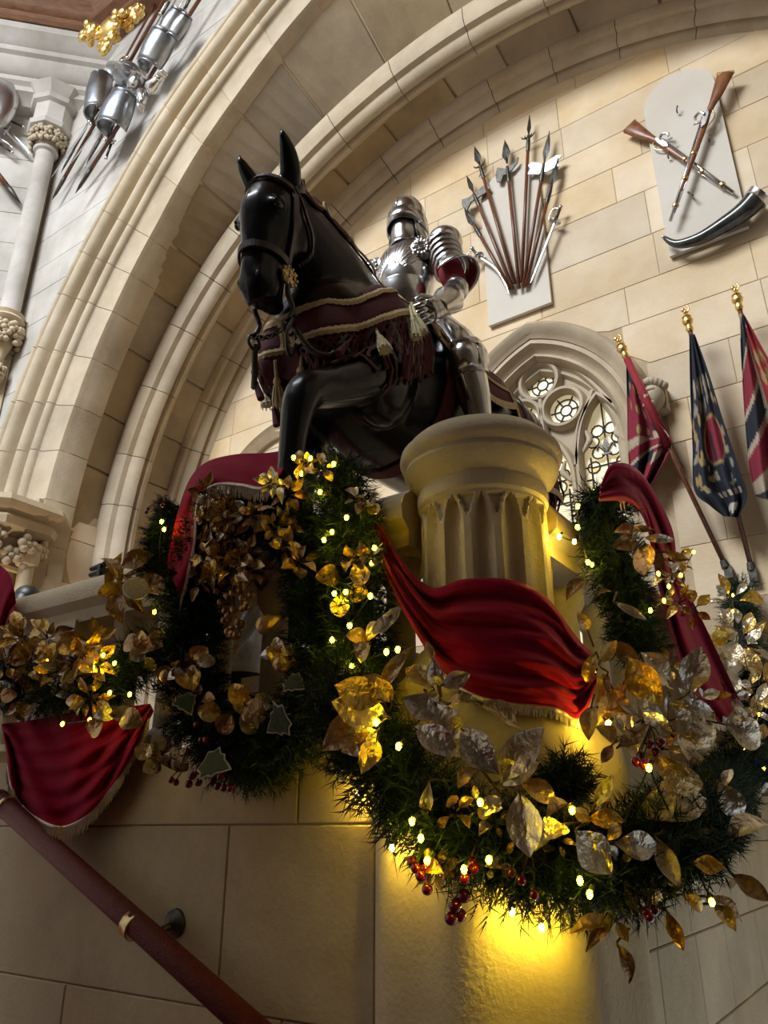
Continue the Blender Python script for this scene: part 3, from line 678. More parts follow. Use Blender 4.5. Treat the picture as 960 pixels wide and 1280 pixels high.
def polearm(name, label, tip, butt, kind, Y=TY, r=.016, group=None):
    T = onY(*tip, Y); B = onY(*butt, Y); d = nrm(T-B); L = np.linalg.norm(T-B); s = nrm(np.cross(d, (0,-1,0))); nv = np.array([0,-1,0])
    root = thing(name, label, 'polearm', B, group)
    hl = {'spear': .34, 'partisan': .34, 'tall': .30, 'halberd': .40, 'axe': .34, 'spontoon': .42}[kind]
    sh = T-d*hl
    obj('shaft', MB().tube([B, sh+d*.05], r, 10), M['ash'], root, True)
    obj('ferrule', MB().lathe([(r*1.05,-.14),(r*1.25,-.12),(r*1.25,-.02),(r*.9,.05)], sh, d, 10), M['iron'], root, 40)
    h = MB()
    if kind == 'spear': blade(h, sh, T, .040)
    elif kind == 'partisan':
        blade(h, sh+d*.05, T, .038)
        for q in (-1, 1): h.tube(smooth_path([sh+d*.04, sh+d*.06+s*q*.05, sh+d*.10+s*q*.065], 6), [.012,.011,.009,.007,.005,.002], 6)
        for q in (-1, 1): h.tube([sh-d*.03, sh-d*.08+s*q*.04], [.01,.003], 6)
    elif kind == 'tall':
        blade(h, sh+d*.04, T, .022)
        for q in range(-2, 3): h.tube(smooth_path([sh+d*.02, sh+d*.02+s*q*.028+nv*.02, sh+d*.07+s*q*.035], 5), [.009,.009,.007,.005,.002], 6)
    elif kind == 'halberd':
        blade(h, sh+d*.10, T, .045)
        flatpoly(h, sh, s, d, [(.0,.02),(-.05,.06),(-.10,.10),(-.13,.02),(-.12,-.07),(-.08,-.10),(-.05,-.03),(0,-.04)], .012, nv)
        flatpoly(h, sh, s, d, [(0,.03),(.06,.05),(.12,.10),(.10,.03),(.04,-.02),(0,-.02)], .012, nv)
    elif kind == 'axe':
        blade(h, sh+d*.06, T, .026)
        flatpoly(h, sh, s, d, [(0,.05),(-.06,.045),(-.13,.08),(-.15,.0),(-.12,-.09),(-.06,-.03),(0,-.03)], .016, nv)
        flatpoly(h, sh, s, d, [(0,.045),(.10,.06),(.15,.05),(.16,-.02),(.10,-.04),(0,-.03)], .016, nv)
    elif kind == 'spontoon':
        blade(h, sh+d*.05, T, .036)
        for q in (-1, 1):
            flatpoly(h, sh, s*q, d, [(0,.04),(.05,.08),(.12,.11),(.17,.09),(.13,.04),(.16,-.02),(.10,-.03),(.04,-.05),(0,-.03)], .012, nv)
    obj('blade', h, M['tsteel'] if kind == 'spontoon' else M['iron'], root)
    return root
polearm('spear', 'short leaf bladed spear in the polearm fan above the curved sabre', (580,259), (638,361), 'spear')
polearm('poleaxe', 'poleaxe with hammer shaped head in the polearm fan', (583,219), (641,361), 'axe')
polearm('partisan', 'partisan with small side lugs between poleaxe and halberd in the fan', (593,183), (643,354), 'partisan')
polearm('halberd', 'halberd with crescent axe blade and short hook in the polearm fan', (631,175), (649,360), 'halberd')
polearm('lance', 'tallest polearm with slim spike and small prongs in the fan', (662,144), (652,352), 'tall')
polearm('spontoon', 'polearm with bright pierced double wing head in the fan', (687,164), (654,358), 'spontoon')
polearm('boar_spear', 'spear with long narrow blade beside the straight sword in the fan', (698,197), (657,357), 'spear')
def sword(name, label, hilt, tip, Y, curve=0, guard='cross', cat='sword', wd=.018, gl=.13, scab=False):
    H = onY(*hilt, Y) if len(hilt) == 2 else V3(hilt); T = onY(*tip, Y) if len(tip) == 2 else V3(tip); d = nrm(T-H); s = nrm(np.cross(d, (0,-1,0))); L = np.linalg.norm(T-H)
    root = thing(name, label, cat, T); g = H+d*gl
    pts = [g+(T-g)*u+s*curve*math.sin(PI*u) for u in np.linspace(0, 1, 10)]
    obj('blade', MB().tube(pts, [(wd, .006)]*8+[(wd*.7, .005), (.003, .002)], 6, up=s), M['steel'], root, 40)
    obj('grip', MB().tube([H, g-d*.02], [.013, .015], 10), M['iron'], root, True)
    obj('pommel', MB().ell(H-d*.015, .022, 10, 8), M['steel'], root, True)
    gd = MB()
    if guard == 'cross': gd.tube([g-s*.08, g+s*.08], .009, 8).ell(g, (.03,.03,.03), 10, 6)
    elif guard == 'basket':
        for q in (-1, 0, 1): gd.tube(smooth_path([H, H+d*.03+s*.06+np.array([0,-.03*q,0]), g-d*.02+s*.05+np.array([0,-.04*q,0]), g+d*.0], 10), .006, 6)
        gd.lathe([(.045,0),(.05,.01),(.03,.02)], g-d*.01, d, 14)
    else:
        gd.tube(smooth_path([H, H+s*.07, g+s*.07-d*.02, g], 10), .007, 6).lathe([(.05,0),(.055,.008),(.02,.02)], g-d*.01, d, 14)
    obj('guard', gd, M['steel'], root, True); return root
sword('sabre', 'curved sabre with knuckle guard hung left of the polearm fan', (591,312), (636,367), TY, -.05, 'knuckle')
sword('small_sword', 'straight silver sword with round guard hung right of the polearm fan', (700,261), (663,354), TY, 0, 'knuckle')
# ---- crossed muskets
def musket(label, butt, muzzle, Y, long_):
    B = onY(*butt, Y); T = onY(*muzzle, Y-.01); d = nrm(T-B); L = np.linalg.norm(T-B); s = nrm(np.cross(d, (0,-1,0)))
    if s[2] > 0: s = -s                       # s points to the lower side
    nv = np.array([0,-1.0,0]); root = thing('flintlock_musket', label, 'musket', B)
    st = MB(); R = []
    for u, hgt, off, wd in ((0,.066,.030,.022),(.01,.068,.030,.026),(.14,.048,.022,.025),(.21,.030,.010,.021),(.27,.024,.0,.020),(.33,.032,.0,.022),(.42,.032,.0,.021),(.56,.024,.0,.018),(.80 if long_ else .60,.018,.0,.014)):
        c = B+d*L*u+s*off; R.append([c+s*hgt*math.cos(2*PI*k/10)+nv*wd*math.sin(2*PI*k/10) for k in range(10)])
    obj('stock', st.rings(R), M['walnut'], root, 40)
    obj('butt_plate', MB().tube([B-d*.004+s*.03-s*.066, B-d*.004+s*.03+s*.066], [(.02,.012),(.02,.012)], 8, up=nv), M['brass'], root)
    up_ = -s
    obj('barrel', MB().tube([B+d*L*.30+up_*.022+nv*.004, T], [.0185, .0135], 12), M['steel'], root, True)
    obj('ramrod', MB().tube([B+d*L*.5+s*.026, B+d*L*.95+s*.014], .005, 6), M['steel'], root, True)
    for u in (.55, .72, .90): obj('barrel_band', MB().lathe([(.025,-.012),(.027,0),(.025,.012)], B+d*L*u+nv*.002, d, 12), M['brass'], root, 40)
    lk = MB(); c = B+d*L*.32+nv*.026
    flatpoly(lk, c, d, s, [(-.09,0),(-.04,-.02),(.05,-.02),(.09,0),(.05,.022),(-.04,.02)], .01, nv)
    lk.tube(smooth_path([c-d*.03-s*.01+nv*.01, c-d*.05-s*.05+nv*.012, c-d*.01-s*.075+nv*.012, c+d*.02-s*.06+nv*.012], 8), [.012,.012,.011,.011,.012,.013,.012,.006], 8)
    lk.tube([c+d*.04-s*.02+nv*.01, c+d*.06-s*.07+nv*.01], [.012,.008], 8)
    obj('lock', lk, M['steel'], root)
    obj('trigger_guard', MB().tube(smooth_path([B+d*L*.25+s*.022, B+d*L*.28+s*.055, B+d*L*.32+s*.06, B+d*L*.37+s*.028], 10), .006, 8), M['brass'], root, True)
musket('longer flintlock musket with butt upward lying over the other on the white board', (902,93), (838,276), 5.17, True)
musket('shorter flintlock musket crossing beneath the longer one on the white board', (791,155), (917,241), 5.22, False)
# ---- horn
hp = smooth_path([onY(*q, 5.16) for q in ((829,296),(846,305),(875,298),(905,281),(930,264),(946,248))], 22)
hn = thing('powder_horn', 'large black horn with silver rim hung below the crossed muskets', 'horn', hp[0])
obj('horn_body', MB().tube(hp, [.010+.075*(i/21)**.75 for i in range(22)], 20), mat('black horn', (.01,.012,.013), .22, 0, (.05,.05,.045), 10, coat=.3), hn, True)
dh = nrm(hp[-1]-hp[-3]); obj('rim', MB().lathe([(.084,-.02),(.092,-.015),(.090,.02),(.094,.03),(.08,.032),(.074,.03)], hp[-1], dh, 22), M['steel'], hn, 40)
obj('tip_cap', MB().ell(hp[0], .014, 10, 8), M['steel'], hn, True)
mb = MB(); mb.tube([onY(860,240,5.25), onY(866,244,5.17)], .008, 6); obj('hook', mb, M['iron'], hn)
for i, q in enumerate(((847,141),(836,198),(887,177))):
    p = onY(*q, 5.235); tag(obj('iron_hook', MB().tube(smooth_path([p, p+np.array([0,-.03,-.01]), p+np.array([.01,-.04,.025]), p+np.array([.015,-.03,.035])], 8), .006, 6), M['iron']), 'small empty iron hook on the white board behind the muskets', 'hook', 'empty hooks on the musket board')
# ---- regimental colours
def incol(c): return tuple(c)
NAVY=(.008,.011,.022); CRIM=(.22,.012,.030); CREAM=(.42,.33,.24); RED=(.30,.018,.025); GOLD=(.34,.23,.09); DK=(.02,.016,.018)
def flag(label, fin, foot, left, right, n, pattern, Y0=5.05, wrapped=None, waves=5, cz_=.06):
    F = onY(*fin, Y0); B = onY(*foot, YB-.04); root = thing('regimental_flag', label, 'flag', B)
    d = nrm(F-B)
    obj('pole', MB().tube([B, F], .016, 10), M['ash'], root, True)
    fn = obj('finial', MB().lathe([(.020,-.05),(.028,-.03),(.022,0),(.034,.015),(.040,.04),(.030,.06),(.036,.07),(.020,.085),(.008,.09)], F, d, 14), M['gilt'], root, 40)
    obj('finial_crest', MB().ell(F+d*.11, (.014,.022,.022), 8, 6).ell(F+d*.135+np.array([-.012,0,0]), (.016,.014,.018), 8, 6).tube(smooth_path([F+d*.10+np.array([.012,0,0]), F+d*.14+np.array([.03,0,.0]), F+d*.16+np.array([.015,0,.0])], 6), .006, 6), M['gilt'], fn, True)
    obj('bracket', MB().lathe([(.022,-.04),(.03,-.02),(.022,.03)], B+d*.06, d, 12).box(B, (.05,.05,.08)), M['iron'], root)
    Lp = smooth_path(left, n); Rp = smooth_path(right, n); m = 64; G = []; col = []
    for i in range(n):
        row = []
        for j in range(m):
            u = j/(m-1); x = Lp[i][0]+(Rp[i][0]-Lp[i][0])*u; y = Lp[i][1]+(Rp[i][1]-Lp[i][1])*u
            v = i/(n-1); amp = .015+.06*v
            yy = Y0 + cz_ + (B[1]-F[1])*.35*v + amp*math.sin(waves*PI*u + 1.3*v)*.8 + .02*math.sin(9*u+6*v)
            row.append(onY(x, y, min(yy, YB-.03))); col.append(pattern(u, v))
        G.append(row)
    mb = MB().grid(G); mb.col = col
    c = obj('cloth', mb, M['cloth'], root, True); solid(c, .006)
    return root, F, B, d
def union(u, v):
    if v < .10: return NAVY if u < .5 else CRIM
    if .18 < v < .56 and .12 < u < .60:
        a = math.sin(40*v)+math.cos(30*u+9*v)
        return GOLD if a > 1.0 else CRIM
    if v < .30: return CRIM if u > .45 else NAVY
    k = v+.22*u
    if .62 < k < .70: return CREAM
    if .70 <= k < .80: return CRIM
    if .80 <= k < .83: return CREAM
    if .83 <= k < .93 and u < .6: return NAVY
    if .88 < k < .96 and u >= .6: return CREAM
    if u > .62 and .40 < v < .62: return NAVY
    return CRIM
ELE = [(.48,.93),(.46,.88),(.50,.845),(.56,.83),(.63,.825),(.72,.83),(.78,.85),(.80,.90),(.80,.94),(.75,.94),(.74,.905),(.64,.905),(.635,.945),(.585,.945),(.575,.905),(.545,.90),(.53,.93),(.51,.935),(.52,.90)]
def inpoly(x, y, P):
    c = False; n = len(P)
    for i in range(n):
        x0, y0 = P[i]; x1, y1 = P[(i+1) % n]
        if (y0 > y) != (y1 > y) and x < (x1-x0)*(y-y0)/(y1-y0)+x0: c = not c
    return c
BL = [(random.Random(77+i).uniform(.02,.98), random.Random(177+i).uniform(.27,.66), random.Random(277+i).uniform(.03,.085), random.Random(377+i).uniform(.008,.02), random.Random(477+i).uniform(0,3.1)) for i in range(46)]
def navyflag(u, v):
    if inpoly(u, v, ELE): return (.50,.47,.40)
    e = ((u-.62)/.28)**2+((v-.43)/.10)**2
    if e < .78: return DK if abs(u-.58-.25*(v-.43)) < .03 and v > .38 else CRIM
    if e < 1.0: return GOLD
    if .20 < v < .255 and .12 < u < .95 and math.sin(38*u)+.4*math.sin(90*v) > -.1: return CREAM
    for bx, by, ra, rb_, an in BL:
        dx = (u-bx); dy = (v-by)*1.0; c_, s_ = math.cos(an), math.sin(an); p_ = (dx*c_+dy*2.2*s_)/ra; q_ = (-dx*s_+dy*2.2*c_)/(rb_*2.2)
        if p_*p_+q_*q_ < 1: return GOLD if an < 1.7 else (.30,.27,.21)
    if .69 < v < .75 and .38 < u < .92: return CREAM if math.sin(52*u+8*v) > -.2 else NAVY
    return NAVY
def thirdflag(u, v):
    if u > .45 and .12 < v < .5:
        if u > .6 and ((u-.75)/.2)**2+((v-.33)/.09)**2 < 1: return GOLD if math.sin(70*v)+math.sin(50*u) > 0 else RED
        return CREAM if u < .55 else RED
    k = v*1.0+.30*u
    for lim_, c_ in ((.14,CREAM),(.30,NAVY),(.33,CREAM),(.50,CRIM),(.53,CREAM),(.66,NAVY),(.70,CREAM),(.86,CRIM),(.98,CREAM),(1.06,DK)):
        if k < lim_: return c_
    return CREAM
flagr, F, B, d = flag('crossed striped crimson flag on a pole with red sleeve beside the window', (780,441), (911,716), [(783,450),(784,500),(785,560),(789,607)], [(789,450),(815,515),(838,548),(838,562),(812,610)], 80, union, 5.02)
a = F+(B-F)*.03; b = onY(838, 567, F[1]+(B[1]-F[1])*.46); b = F+(B-F)*.46
obj('pole_sleeve', MB().tube([a, b], [.026, .036], 12), M['redsleeve'], flagr, True)
flag('navy flag with crimson oval and white elephant on a vertical pole', (861,407), (942,720), [(862,418),(863,480),(866,560),(868,612),(888,632),(905,645)], [(868,418),(885,465),(905,530),(925,590),(933,620),(922,647)], 80, navyflag, 5.05, cz_=-.06)
flag('crimson and cream flag hanging in vertical folds at the end of the row', (923,380), (1010,735), [(925,392),(927,450),(931,520),(937,585),(945,620)], [(929,392),(950,430),(985,500),(1000,580),(1000,640)], 80, thirdflag, 5.05, cz_=-.06)
# ---- armour trophy on the arch wall
AY = 3.62
def plate_half(name, label, top, bot, w0, w1, cat, Y=AY, arcw=1.25*PI, lip=True):
    T = onY(*top, Y); B = onY(*bot, Y); d = nrm(B-T); L = np.linalg.norm(B-T)
    root = thing(name, label, cat, B); n = 18
    nv = np.array([0,-1.0,0]); nv = nrm(nv-d*(nv @ d)); s = np.cross(d, nv)
    G = []
    for i in range(9):
        u = i/8; r = .86*(w0+(w1-w0)*u) + .02*math.sin(PI*u)
        G.append([T+d*L*u+(nv*math.cos(-arcw/2+arcw*k/n)+s*math.sin(-arcw/2+arcw*k/n))*r for k in range(n+1)])
    solid(obj('plate', MB().grid(G), M['tsteel'], root, True), .012)
    if lip:
        obj('rolled_edge', MB().tube(G[-1], .012, 6), M['tsteel'], root, True); obj('rolled_edge', MB().tube(G[0], .010, 6), M['tsteel'], root, True)
    return root
plate_half('backplate', 'grey steel backplate with open ends over pike shafts by the colonnette', (128,100), (121,143), .16, .17, 'armour plate')
plate_half('breastplate', 'bright steel breastplate with dark hollow end low in the trophy', (157,122), (141,163), .17, .215, 'armour plate', 3.55)
plate_half('breastplate', 'bluish steel breastplate with wide open mouth high in the trophy', (207,47), (188,85), .19, .17, 'armour plate', 3.55)
plate_half('tasset', 'narrow steel thigh plate beside the uppermost pike of the trophy', (234,22), (218,48), .09, .10, 'armour plate', 3.55)
plate_half('tasset', 'broad steel thigh plate behind the uppermost pike of the trophy', (224,16), (208,44), .11, .12, 'armour plate', 3.66)
# crested helmet at the middle of the trophy
c = onY(160, 95, 3.5); hm = thing('crested_helmet', 'steel helmet with curling crest at the middle of the armour trophy', 'helmet', c-UPV*.15)
obj('bowl', MB().ell(c, (.20,.17,.15), 18, 12, Matrix.Rotation(.5, 3, 'Y')), M['tsteel'], hm, True)
obj('brim', MB().lathe([(.19,0),(.25,.015),(.26,.03),(.19,.03)], c-UPV*.04, nrm(np.array([.45,-.1,.9])), 24), M['steel'], hm, 40)
obj('crest', MB().tube(smooth_path([c+V3((-.10,0,.10)), c+V3((-.20,0,.26)), c+V3((-.16,0,.38)), c+V3((-.06,0,.36))], 12), [.03,.03,.035,.04,.04,.04,.038,.036,.033,.03,.022,.01], 10), M['steel'], hm, True)
obj('cheek_piece', MB().ell(c+V3((.12,0,-.16)), (.09,.06,.12), 12, 8), M['steel'], hm, True)
def pauldron_small(label, px, ang, Y=3.56):
    c = onY(*px, Y); r = thing('gauntlet', label, 'gauntlet', c); dd = np.array([math.cos(ang), 0, math.sin(ang)])
    obj('cuff', MB().lathe([(.055,-.14),(.075,-.10),(.05,0),(.045,.02)], c, dd, 14), M['steel'], r, 40)
    for k in range(4): obj('finger', MB().tube([c+dd*.02+V3((0,-.03+.02*k,0)), c+dd*.10+V3((0,-.04+.02*k,-.01)), c+dd*.16+V3((0,-.04+.02*k,-.04))], [.018,.017,.010], 8), M['steel'], r, True)
    obj('knuckle_plate', MB().ell(c+dd*.03, (.06,.05,.04), 10, 8), M['steel'], r, True)
pauldron_small('steel gauntlet pointing sideways beside the upper breastplate of the trophy', (196,101), .35)
pauldron_small('steel gauntlet hanging straight down beside the bright lower breastplate', (177,125), -1.4)
def pike(label, tip, butt, Y, r=.022):
    T = onY(*tip, Y); B = onY(*butt, Y); d = nrm(T-B); root = thing('pike', label, 'pike', T)
    obj('shaft', MB().tube([B, T-d*.3], r, 10), M['ash'], root, True)
    obj('head', MB().tube([T-d*.34, T-d*.26, T-d*.1, T], [r*1.1, r*1.2, r*.9, .002], 8), M['iron'], root, True)
pike('long brown pike slanting past the grey backplate with tip lowest of all', (65,250), (222,-30), 3.68)
pike('brown pike passing through the bright breastplate with tip beside the moulding', (94,242), (268,-30), 3.62)
pike('thin dark pike behind the grey backplate nearest the colonnette', (76,216), (208,-20), 3.74, .014)
pike('dark pike running behind the bright lower breastplate', (108,205), (205,30), 3.70, .016)
for i, (h_, t_, lab) in enumerate([((124,136),(64,222),'slim sword hilt up in the grey backplate nearest the colonnette'), ((136,140),(88,205),'sword behind the lowest pike with hilt under the grey backplate'), ((146,160),(95,224),'sword with ring guard between the two lowest pikes'), ((133,196),(150,150),'short sword with looped guard hanging beside the bright breastplate'), ((212,2),(170,75),'sword at the top of the trophy beneath the oak kerb'), ((240,-5),(214,40),'sword with swept hilt over the uppermost thigh plates')]):
    sword('hanging_sword', lab, h_, t_, 3.6+.02*i, 0, ('cross','knuckle','basket')[i % 3], wd=.026, gl=.2)
# ---- arms on the slanting wall at the frame edge
def ond(x, y, off=.12):
    d = ray(x, y); nn = n2; o_ = k0+n2*off; tt = ((o_-EYE) @ nn)/(d @ nn); return d*tt+EYE
def sword_d(label, h_, t_, guard):
    H, T = ond(*h_), ond(*t_); sword('hanging_sword', label, H, T, 0, 0, guard, wd=.03, gl=.22)
sword_d('steel sword pointing away from the leafy capital on the slanting wall', (28,158), (-12,140), 'cross')
sword_d('broad dagger slanting down to the leafy capital on the slanting wall', (-4,150), (36,192), 'cross')
sword_d('sword with open knuckle guard below the dagger on the slanting wall', (14,190), (-16,168), 'basket')
B, T = ond(-20,195), ond(27,256); root = thing('pike', 'brown pike pointing down the slanting wall toward the colonnette', 'pike', T); d = nrm(T-B)
obj('shaft', MB().tube([B, T-d*.3], .035, 10), M['ash'], root, True); obj('head', MB().tube([T-d*.34, T-d*.26, T], [.038,.04,.003], 8), M['iron'], root, True)
c = ond(-6, 128, .26); root = thing('backplate', 'polished steel plate at the edge of the slanting wall', 'armour plate', c-UPV*.5)
obj('plate', MB().ell(c, (.28,.13,.50), 18, 12, Matrix.Rotation(PI/4, 3, 'Z')), M['steel'], root, True); obj('rolled_edge', MB().tube([c+UPV*.40-dv*.17*math.cos(a)+n2*.085*math.sin(a) for a in np.linspace(0, 2*PI, 19)], .014, 6), M['tsteel'], root, True)
# ================================================================== HORSE AND ARMOURED RIDER
HS, HXW, HYW, HZW = 1.1, -1.745, 2.88, 2.15
def hroot(name, label, cat):
    o = thing(name, label, cat, (HXW, HYW, HZW)); o.scale = (HS,)*3; o.rotation_euler = (0, 0, -PI/2); WL[o.name] = np.zeros(3); return o
tag(obj('horse_plinth', MB().box((HXW, HYW+.22, (LZ+HZW-.06)/2), (.72, 1.8, HZW-.06-LZ)).box((HXW, HYW+.22, HZW-.031), (.8, 1.9, .06)), M['newel']), 'limestone plinth under the black horse behind the newel', 'plinth')
def remeshed(mb, vox, it=6):
    me = mesh_of('tmp', mb, np.zeros(3), True, None); o = bpy.data.objects.new('tmp', me); C.objects.link(o)
    r = o.modifiers.new('r', 'REMESH'); r.mode = 'VOXEL'; r.voxel_size = vox
    s = o.modifiers.new('s', 'SMOOTH'); s.factor = .5; s.iterations = it
    dg = bpy.context.evaluated_depsgraph_get(); out = bpy.data.meshes.new_from_object(o.evaluated_get(dg))
    bpy.data.objects.remove(o); out.polygons.foreach_set('use_smooth', [True]*len(out.polygons)); return out
hb = MB(); ZU = (0,0,1)
def loft(mb, rows, up=ZU, n=18, sub=None):
    """rows of (x,y,z, a, b): a along up, b across"""
    R = np.array(rows, float); sp = smooth_path(R, (sub or len(rows)*3))
    mb.tube([r[:3] for r in sp], [(float(r[3]), float(r[4])) for r in sp], n, up=up); return mb
loft(hb, [(-.98,0,1.32,.10,.06),(-.93,0,1.30,.22,.18),(-.75,0,1.29,.32,.27),(-.5,0,1.27,.345,.30),(-.2,0,1.23,.35,.315),(.1,0,1.215,.36,.315),(.35,0,1.22,.37,.29),(.55,0,1.22,.35,.26),(.72,0,1.20,.29,.22),(.84,0,1.17,.20,.15),(.90,0,1.15,.10,.07)])
hb.ell((.28,0,1.56), (.26,.10,.10), 14, 10)                                         # withers
for s in (-1, 1):
    hb.ell((.58,s*.16,1.18), (.20,.13,.30), 14, 10)                                   # shoulder
    hb.ell((.80,s*.10,1.12), (.12,.10,.16), 12, 8)                                    # breast
    hb.ell((-.72,s*.15,1.22), (.26,.15,.32), 14, 10)                                  # haunch
# neck (a = in plane thickness, b = half width)
hb.tube(*(lambda S: ([r[:3] for r in S], [(float(r[3]), float(r[4])) for r in S]))(smooth_path([(.42,0,1.34,.30,.20),(.56,0,1.42,.275,.165),(.70,0,1.525,.235,.135),(.82,0,1.60,.185,.11),(.92,0,1.645,.145,.095),(1.0,0,1.66,.11,.085)], 18)), 18, up=(0,0,1))
hb.tube(smooth_path([(.36,0,1.66),(.52,0,1.72),(.70,0,1.785),(.85,0,1.80),(.97,0,1.765)], 14), .04, 10)   # crest
# head, pointing down and slightly forward
loft(hb, [(.99,0,1.70,.07,.075),(1.02,0,1.66,.12,.095),(1.025,0,1.59,.145,.105),(1.035,0,1.52,.14,.10),(1.05,0,1.44,.115,.082),(1.06,0,1.36,.092,.072),(1.065,0,1.29,.086,.071),(1.06,0,1.235,.080,.071),(1.045,0,1.195,.056,.054)], (1,0,0), 18)
for s in (-1, 1):
    hb.ell((.955,s*.055,1.545), (.075,.045,.095), 12, 8)                              # jaw cheek
    hb.ell((1.105,s*.085,1.555), (.035,.028,.030), 10, 8)                             # brow over eye
    hb.ell((1.11,s*.036,1.255), (.035,.026,.040), 10, 8)                              # nostril wing
    hb.tube(smooth_path([(1.01,s*.06,1.70),(1.045,s*.085,1.765),(1.10,s*.105,1.84),(1.14,s*.105,1.885)], 8), [(.035,.030),(.042,.036),(.044,.040),(.043,.038),(.037,.032),(.028,.024),(.017,.014),(.005,.005)], 10, up=(1,0,0))
hb.ell((1.005,0,1.215), (.045,.045,.03), 10, 8)                                       # lower lip
# legs
def leg(mb, pts):
    S = smooth_path(pts, 26); mb.tube([r[:3] for r in S], [(float(r[3]), float(r[4])) for r in S], 14, up=(1,.01,0))
leg(hb, [(.56,-.17,1.15,.15,.10),(.60,-.17,.92,.085,.07),(.62,-.17,.70,.060,.055),(.63,-.17,.56,.062,.058),(.625,-.17,.48,.045,.042),(.62,-.17,.30,.036,.034),(.62,-.17,.16,.050,.045),(.65,-.17,.09,.045,.045),(.66,-.17,.05,.070,.065),(.67,-.17,.0,.082,.075)])
S = smooth_path([(.60,.17,1.12,.15,.11),(.74,.18,.98,.115,.085),(.90,.18,.87,.080,.070),(1.00,.18,.81,.068,.066),(1.04,.18,.74,.060,.056),(1.06,.18,.62,.046,.043),(1.065,.18,.50,.044,.042),(1.06,.18,.43,.056,.050),(1.03,.18,.37,.046,.046),(1.0,.18,.33,.070,.062),(.98,.18,.29,.078,.07)], 30)
hb.tube([r[:3] for r in S], [(float(r[3]), float(r[4])) for r in S], 14, up=(0,1,0))
for s in (-1, 1):
    leg(hb, [(-.74,s*.17,1.15,.24,.14),(-.68,s*.18,.92,.17,.11),(-.74,s*.18,.74,.105,.075),(-.86,s*.18,.60,.072,.06),(-.88,s*.18,.52,.068,.058),(-.86,s*.18,.40,.045,.042),(-.84,s*.18,.22,.042,.04),(-.83,s*.18,.16,.052,.046),(-.80,s*.18,.09,.046,.046),(-.79,s*.18,.05,.072,.066),(-.78,s*.18,.0,.082,.075)])
hb.tube(smooth_path([(-.93,0,1.48),(-1.05,0,1.42),(-1.10,0,1.15),(-1.09,0,.80),(-1.06,0,.50)], 16), [.03]+[.05+.03*math.sin(PI*i/14) for i in range(14)]+[.01], 12)
hme = remeshed(hb, .013, 5); hme.materials.append(M['horse'])
horse = hroot('horse_statue', 'black lacquered life-size horse with raised foreleg carrying the armour', 'horse')
ho = bpy.data.objects.new('body', hme); C.objects.link(ho); ho.parent = horse
bm = bmesh.new(); bm.from_mesh(hme); BV = BVHTree.FromBMesh(bm); bm.free()
def snap(p, off=.01):
    l, n_, i, d_ = BV.find_nearest(Vector([float(q) for q in p])); return np.array(l)+np.array(n_)*off
def strap(mb, pts, w_, off=.008, n=24, th=.006, closed=False):
    """flat strap lying on the horse's surface"""
    P = [snap(p, off) for p in smooth_path(pts, n)]; R = []
    for i, p in enumerate(P):
        t_ = nrm(P[min(i+1, n-1)]-P[max(i-1, 0)]); l, nn, _, _ = BV.find_nearest(Vector(p)); nn = np.array(nn); s = nrm(np.cross(t_, nn)); nn = np.cross(s, t_)
        R.append([p+s*w_/2+nn*th, p-s*w_/2+nn*th, p-s*w_/2-nn*.004, p+s*w_/2-nn*.004])
    return mb.rings(R)
# eyes and hair details of the carved horse
for s in (-1, 1):
    p = snap((1.12,s*.12,1.53), -.008); obj('eye', MB().ell(p, (.017,.013,.015), 12, 8), mat('glass eye %d' % s, (.008,.004,.003), .25), horse, True)
    obj('eyelid', MB().tube([snap(p+V3((.024*math.cos(a), 0, .020*math.sin(a))), -.001) for a in np.linspace(-.3, PI+.3, 11)], .005, 6), M['horse'], horse, True)
    p = snap((1.15,s*.05,1.25), -.008); obj('nostril', MB().ell(p, (.010,.010,.018), 10, 8), mat('nostril %d' % s, (.003,.003,.003), .6), horse, True)
obj('forelock_plate', MB().ell((1.075,0,1.735), (.035,.035,.03), 14, 10), M['steel'], horse, True)
# ---- bridle
br = hroot('bridle', 'dark leather bridle with curb bit and chain on the black horse head', 'bridle')
for s in (-1, 1):
    obj('cheek_strap', strap(MB(), [(1.03,s*.12,1.68),(1.03,s*.12,1.55),(1.01,s*.1,1.42),(1.0,s*.08,1.31)], .022), M['leather'], br)
    obj('throat_strap', strap(MB(), [(1.0,s*.12,1.67),(.95,s*.12,1.58),(.91,s*.1,1.50),(.90,s*.02,1.46)], .014), M['leather'], br)
    ro = snap((1.01,s*.09,1.30), .02); nn = nrm(V3((.0, s, 0)))
    bs_ = obj('bit_boss', MB().lathe([(.001,.016),(.015,.014),(.03,.008),(.038,0)], ro, nn, 16), M['brass'], br, 40)
    g_ = MB()
    for k in range(10):
        a = 2*PI*k/10; g_.ell(ro+V3((.036*math.cos(a), s*.004, .036*math.sin(a))), .008, 6, 5)
    g_.box(ro+V3((-.012,s*.016,0)), (.006,.006,.034)).box(ro+V3((.012,s*.016,0)), (.006,.006,.034)).box(ro+V3((0,s*.016,0)), (.026,.006,.006))
    obj('boss_ornament', g_, M['brass'], bs_)
    sh = smooth_path([ro, ro+V3((.0,0,-.07)), ro+V3((-.03,0,-.12)), ro+V3((-.01,0,-.18))], 12)
    obj('bit_shank', MB().tube(sh, .010, 8), M['iron'], br, True)
    obj('shank_ring', MB().tube([sh[-1]+V3((.028*math.sin(a), 0, -.028+.028*math.cos(a))) for a in np.linspace(0, 2*PI, 16)], .006, 6), M['iron'], br, True)
obj('browband', strap(MB(), [(1.03,-.12,1.67),(1.10,-.07,1.69),(1.14,0,1.70),(1.10,.07,1.69),(1.03,.12,1.67)], .026, n=30), M['leather'], br)
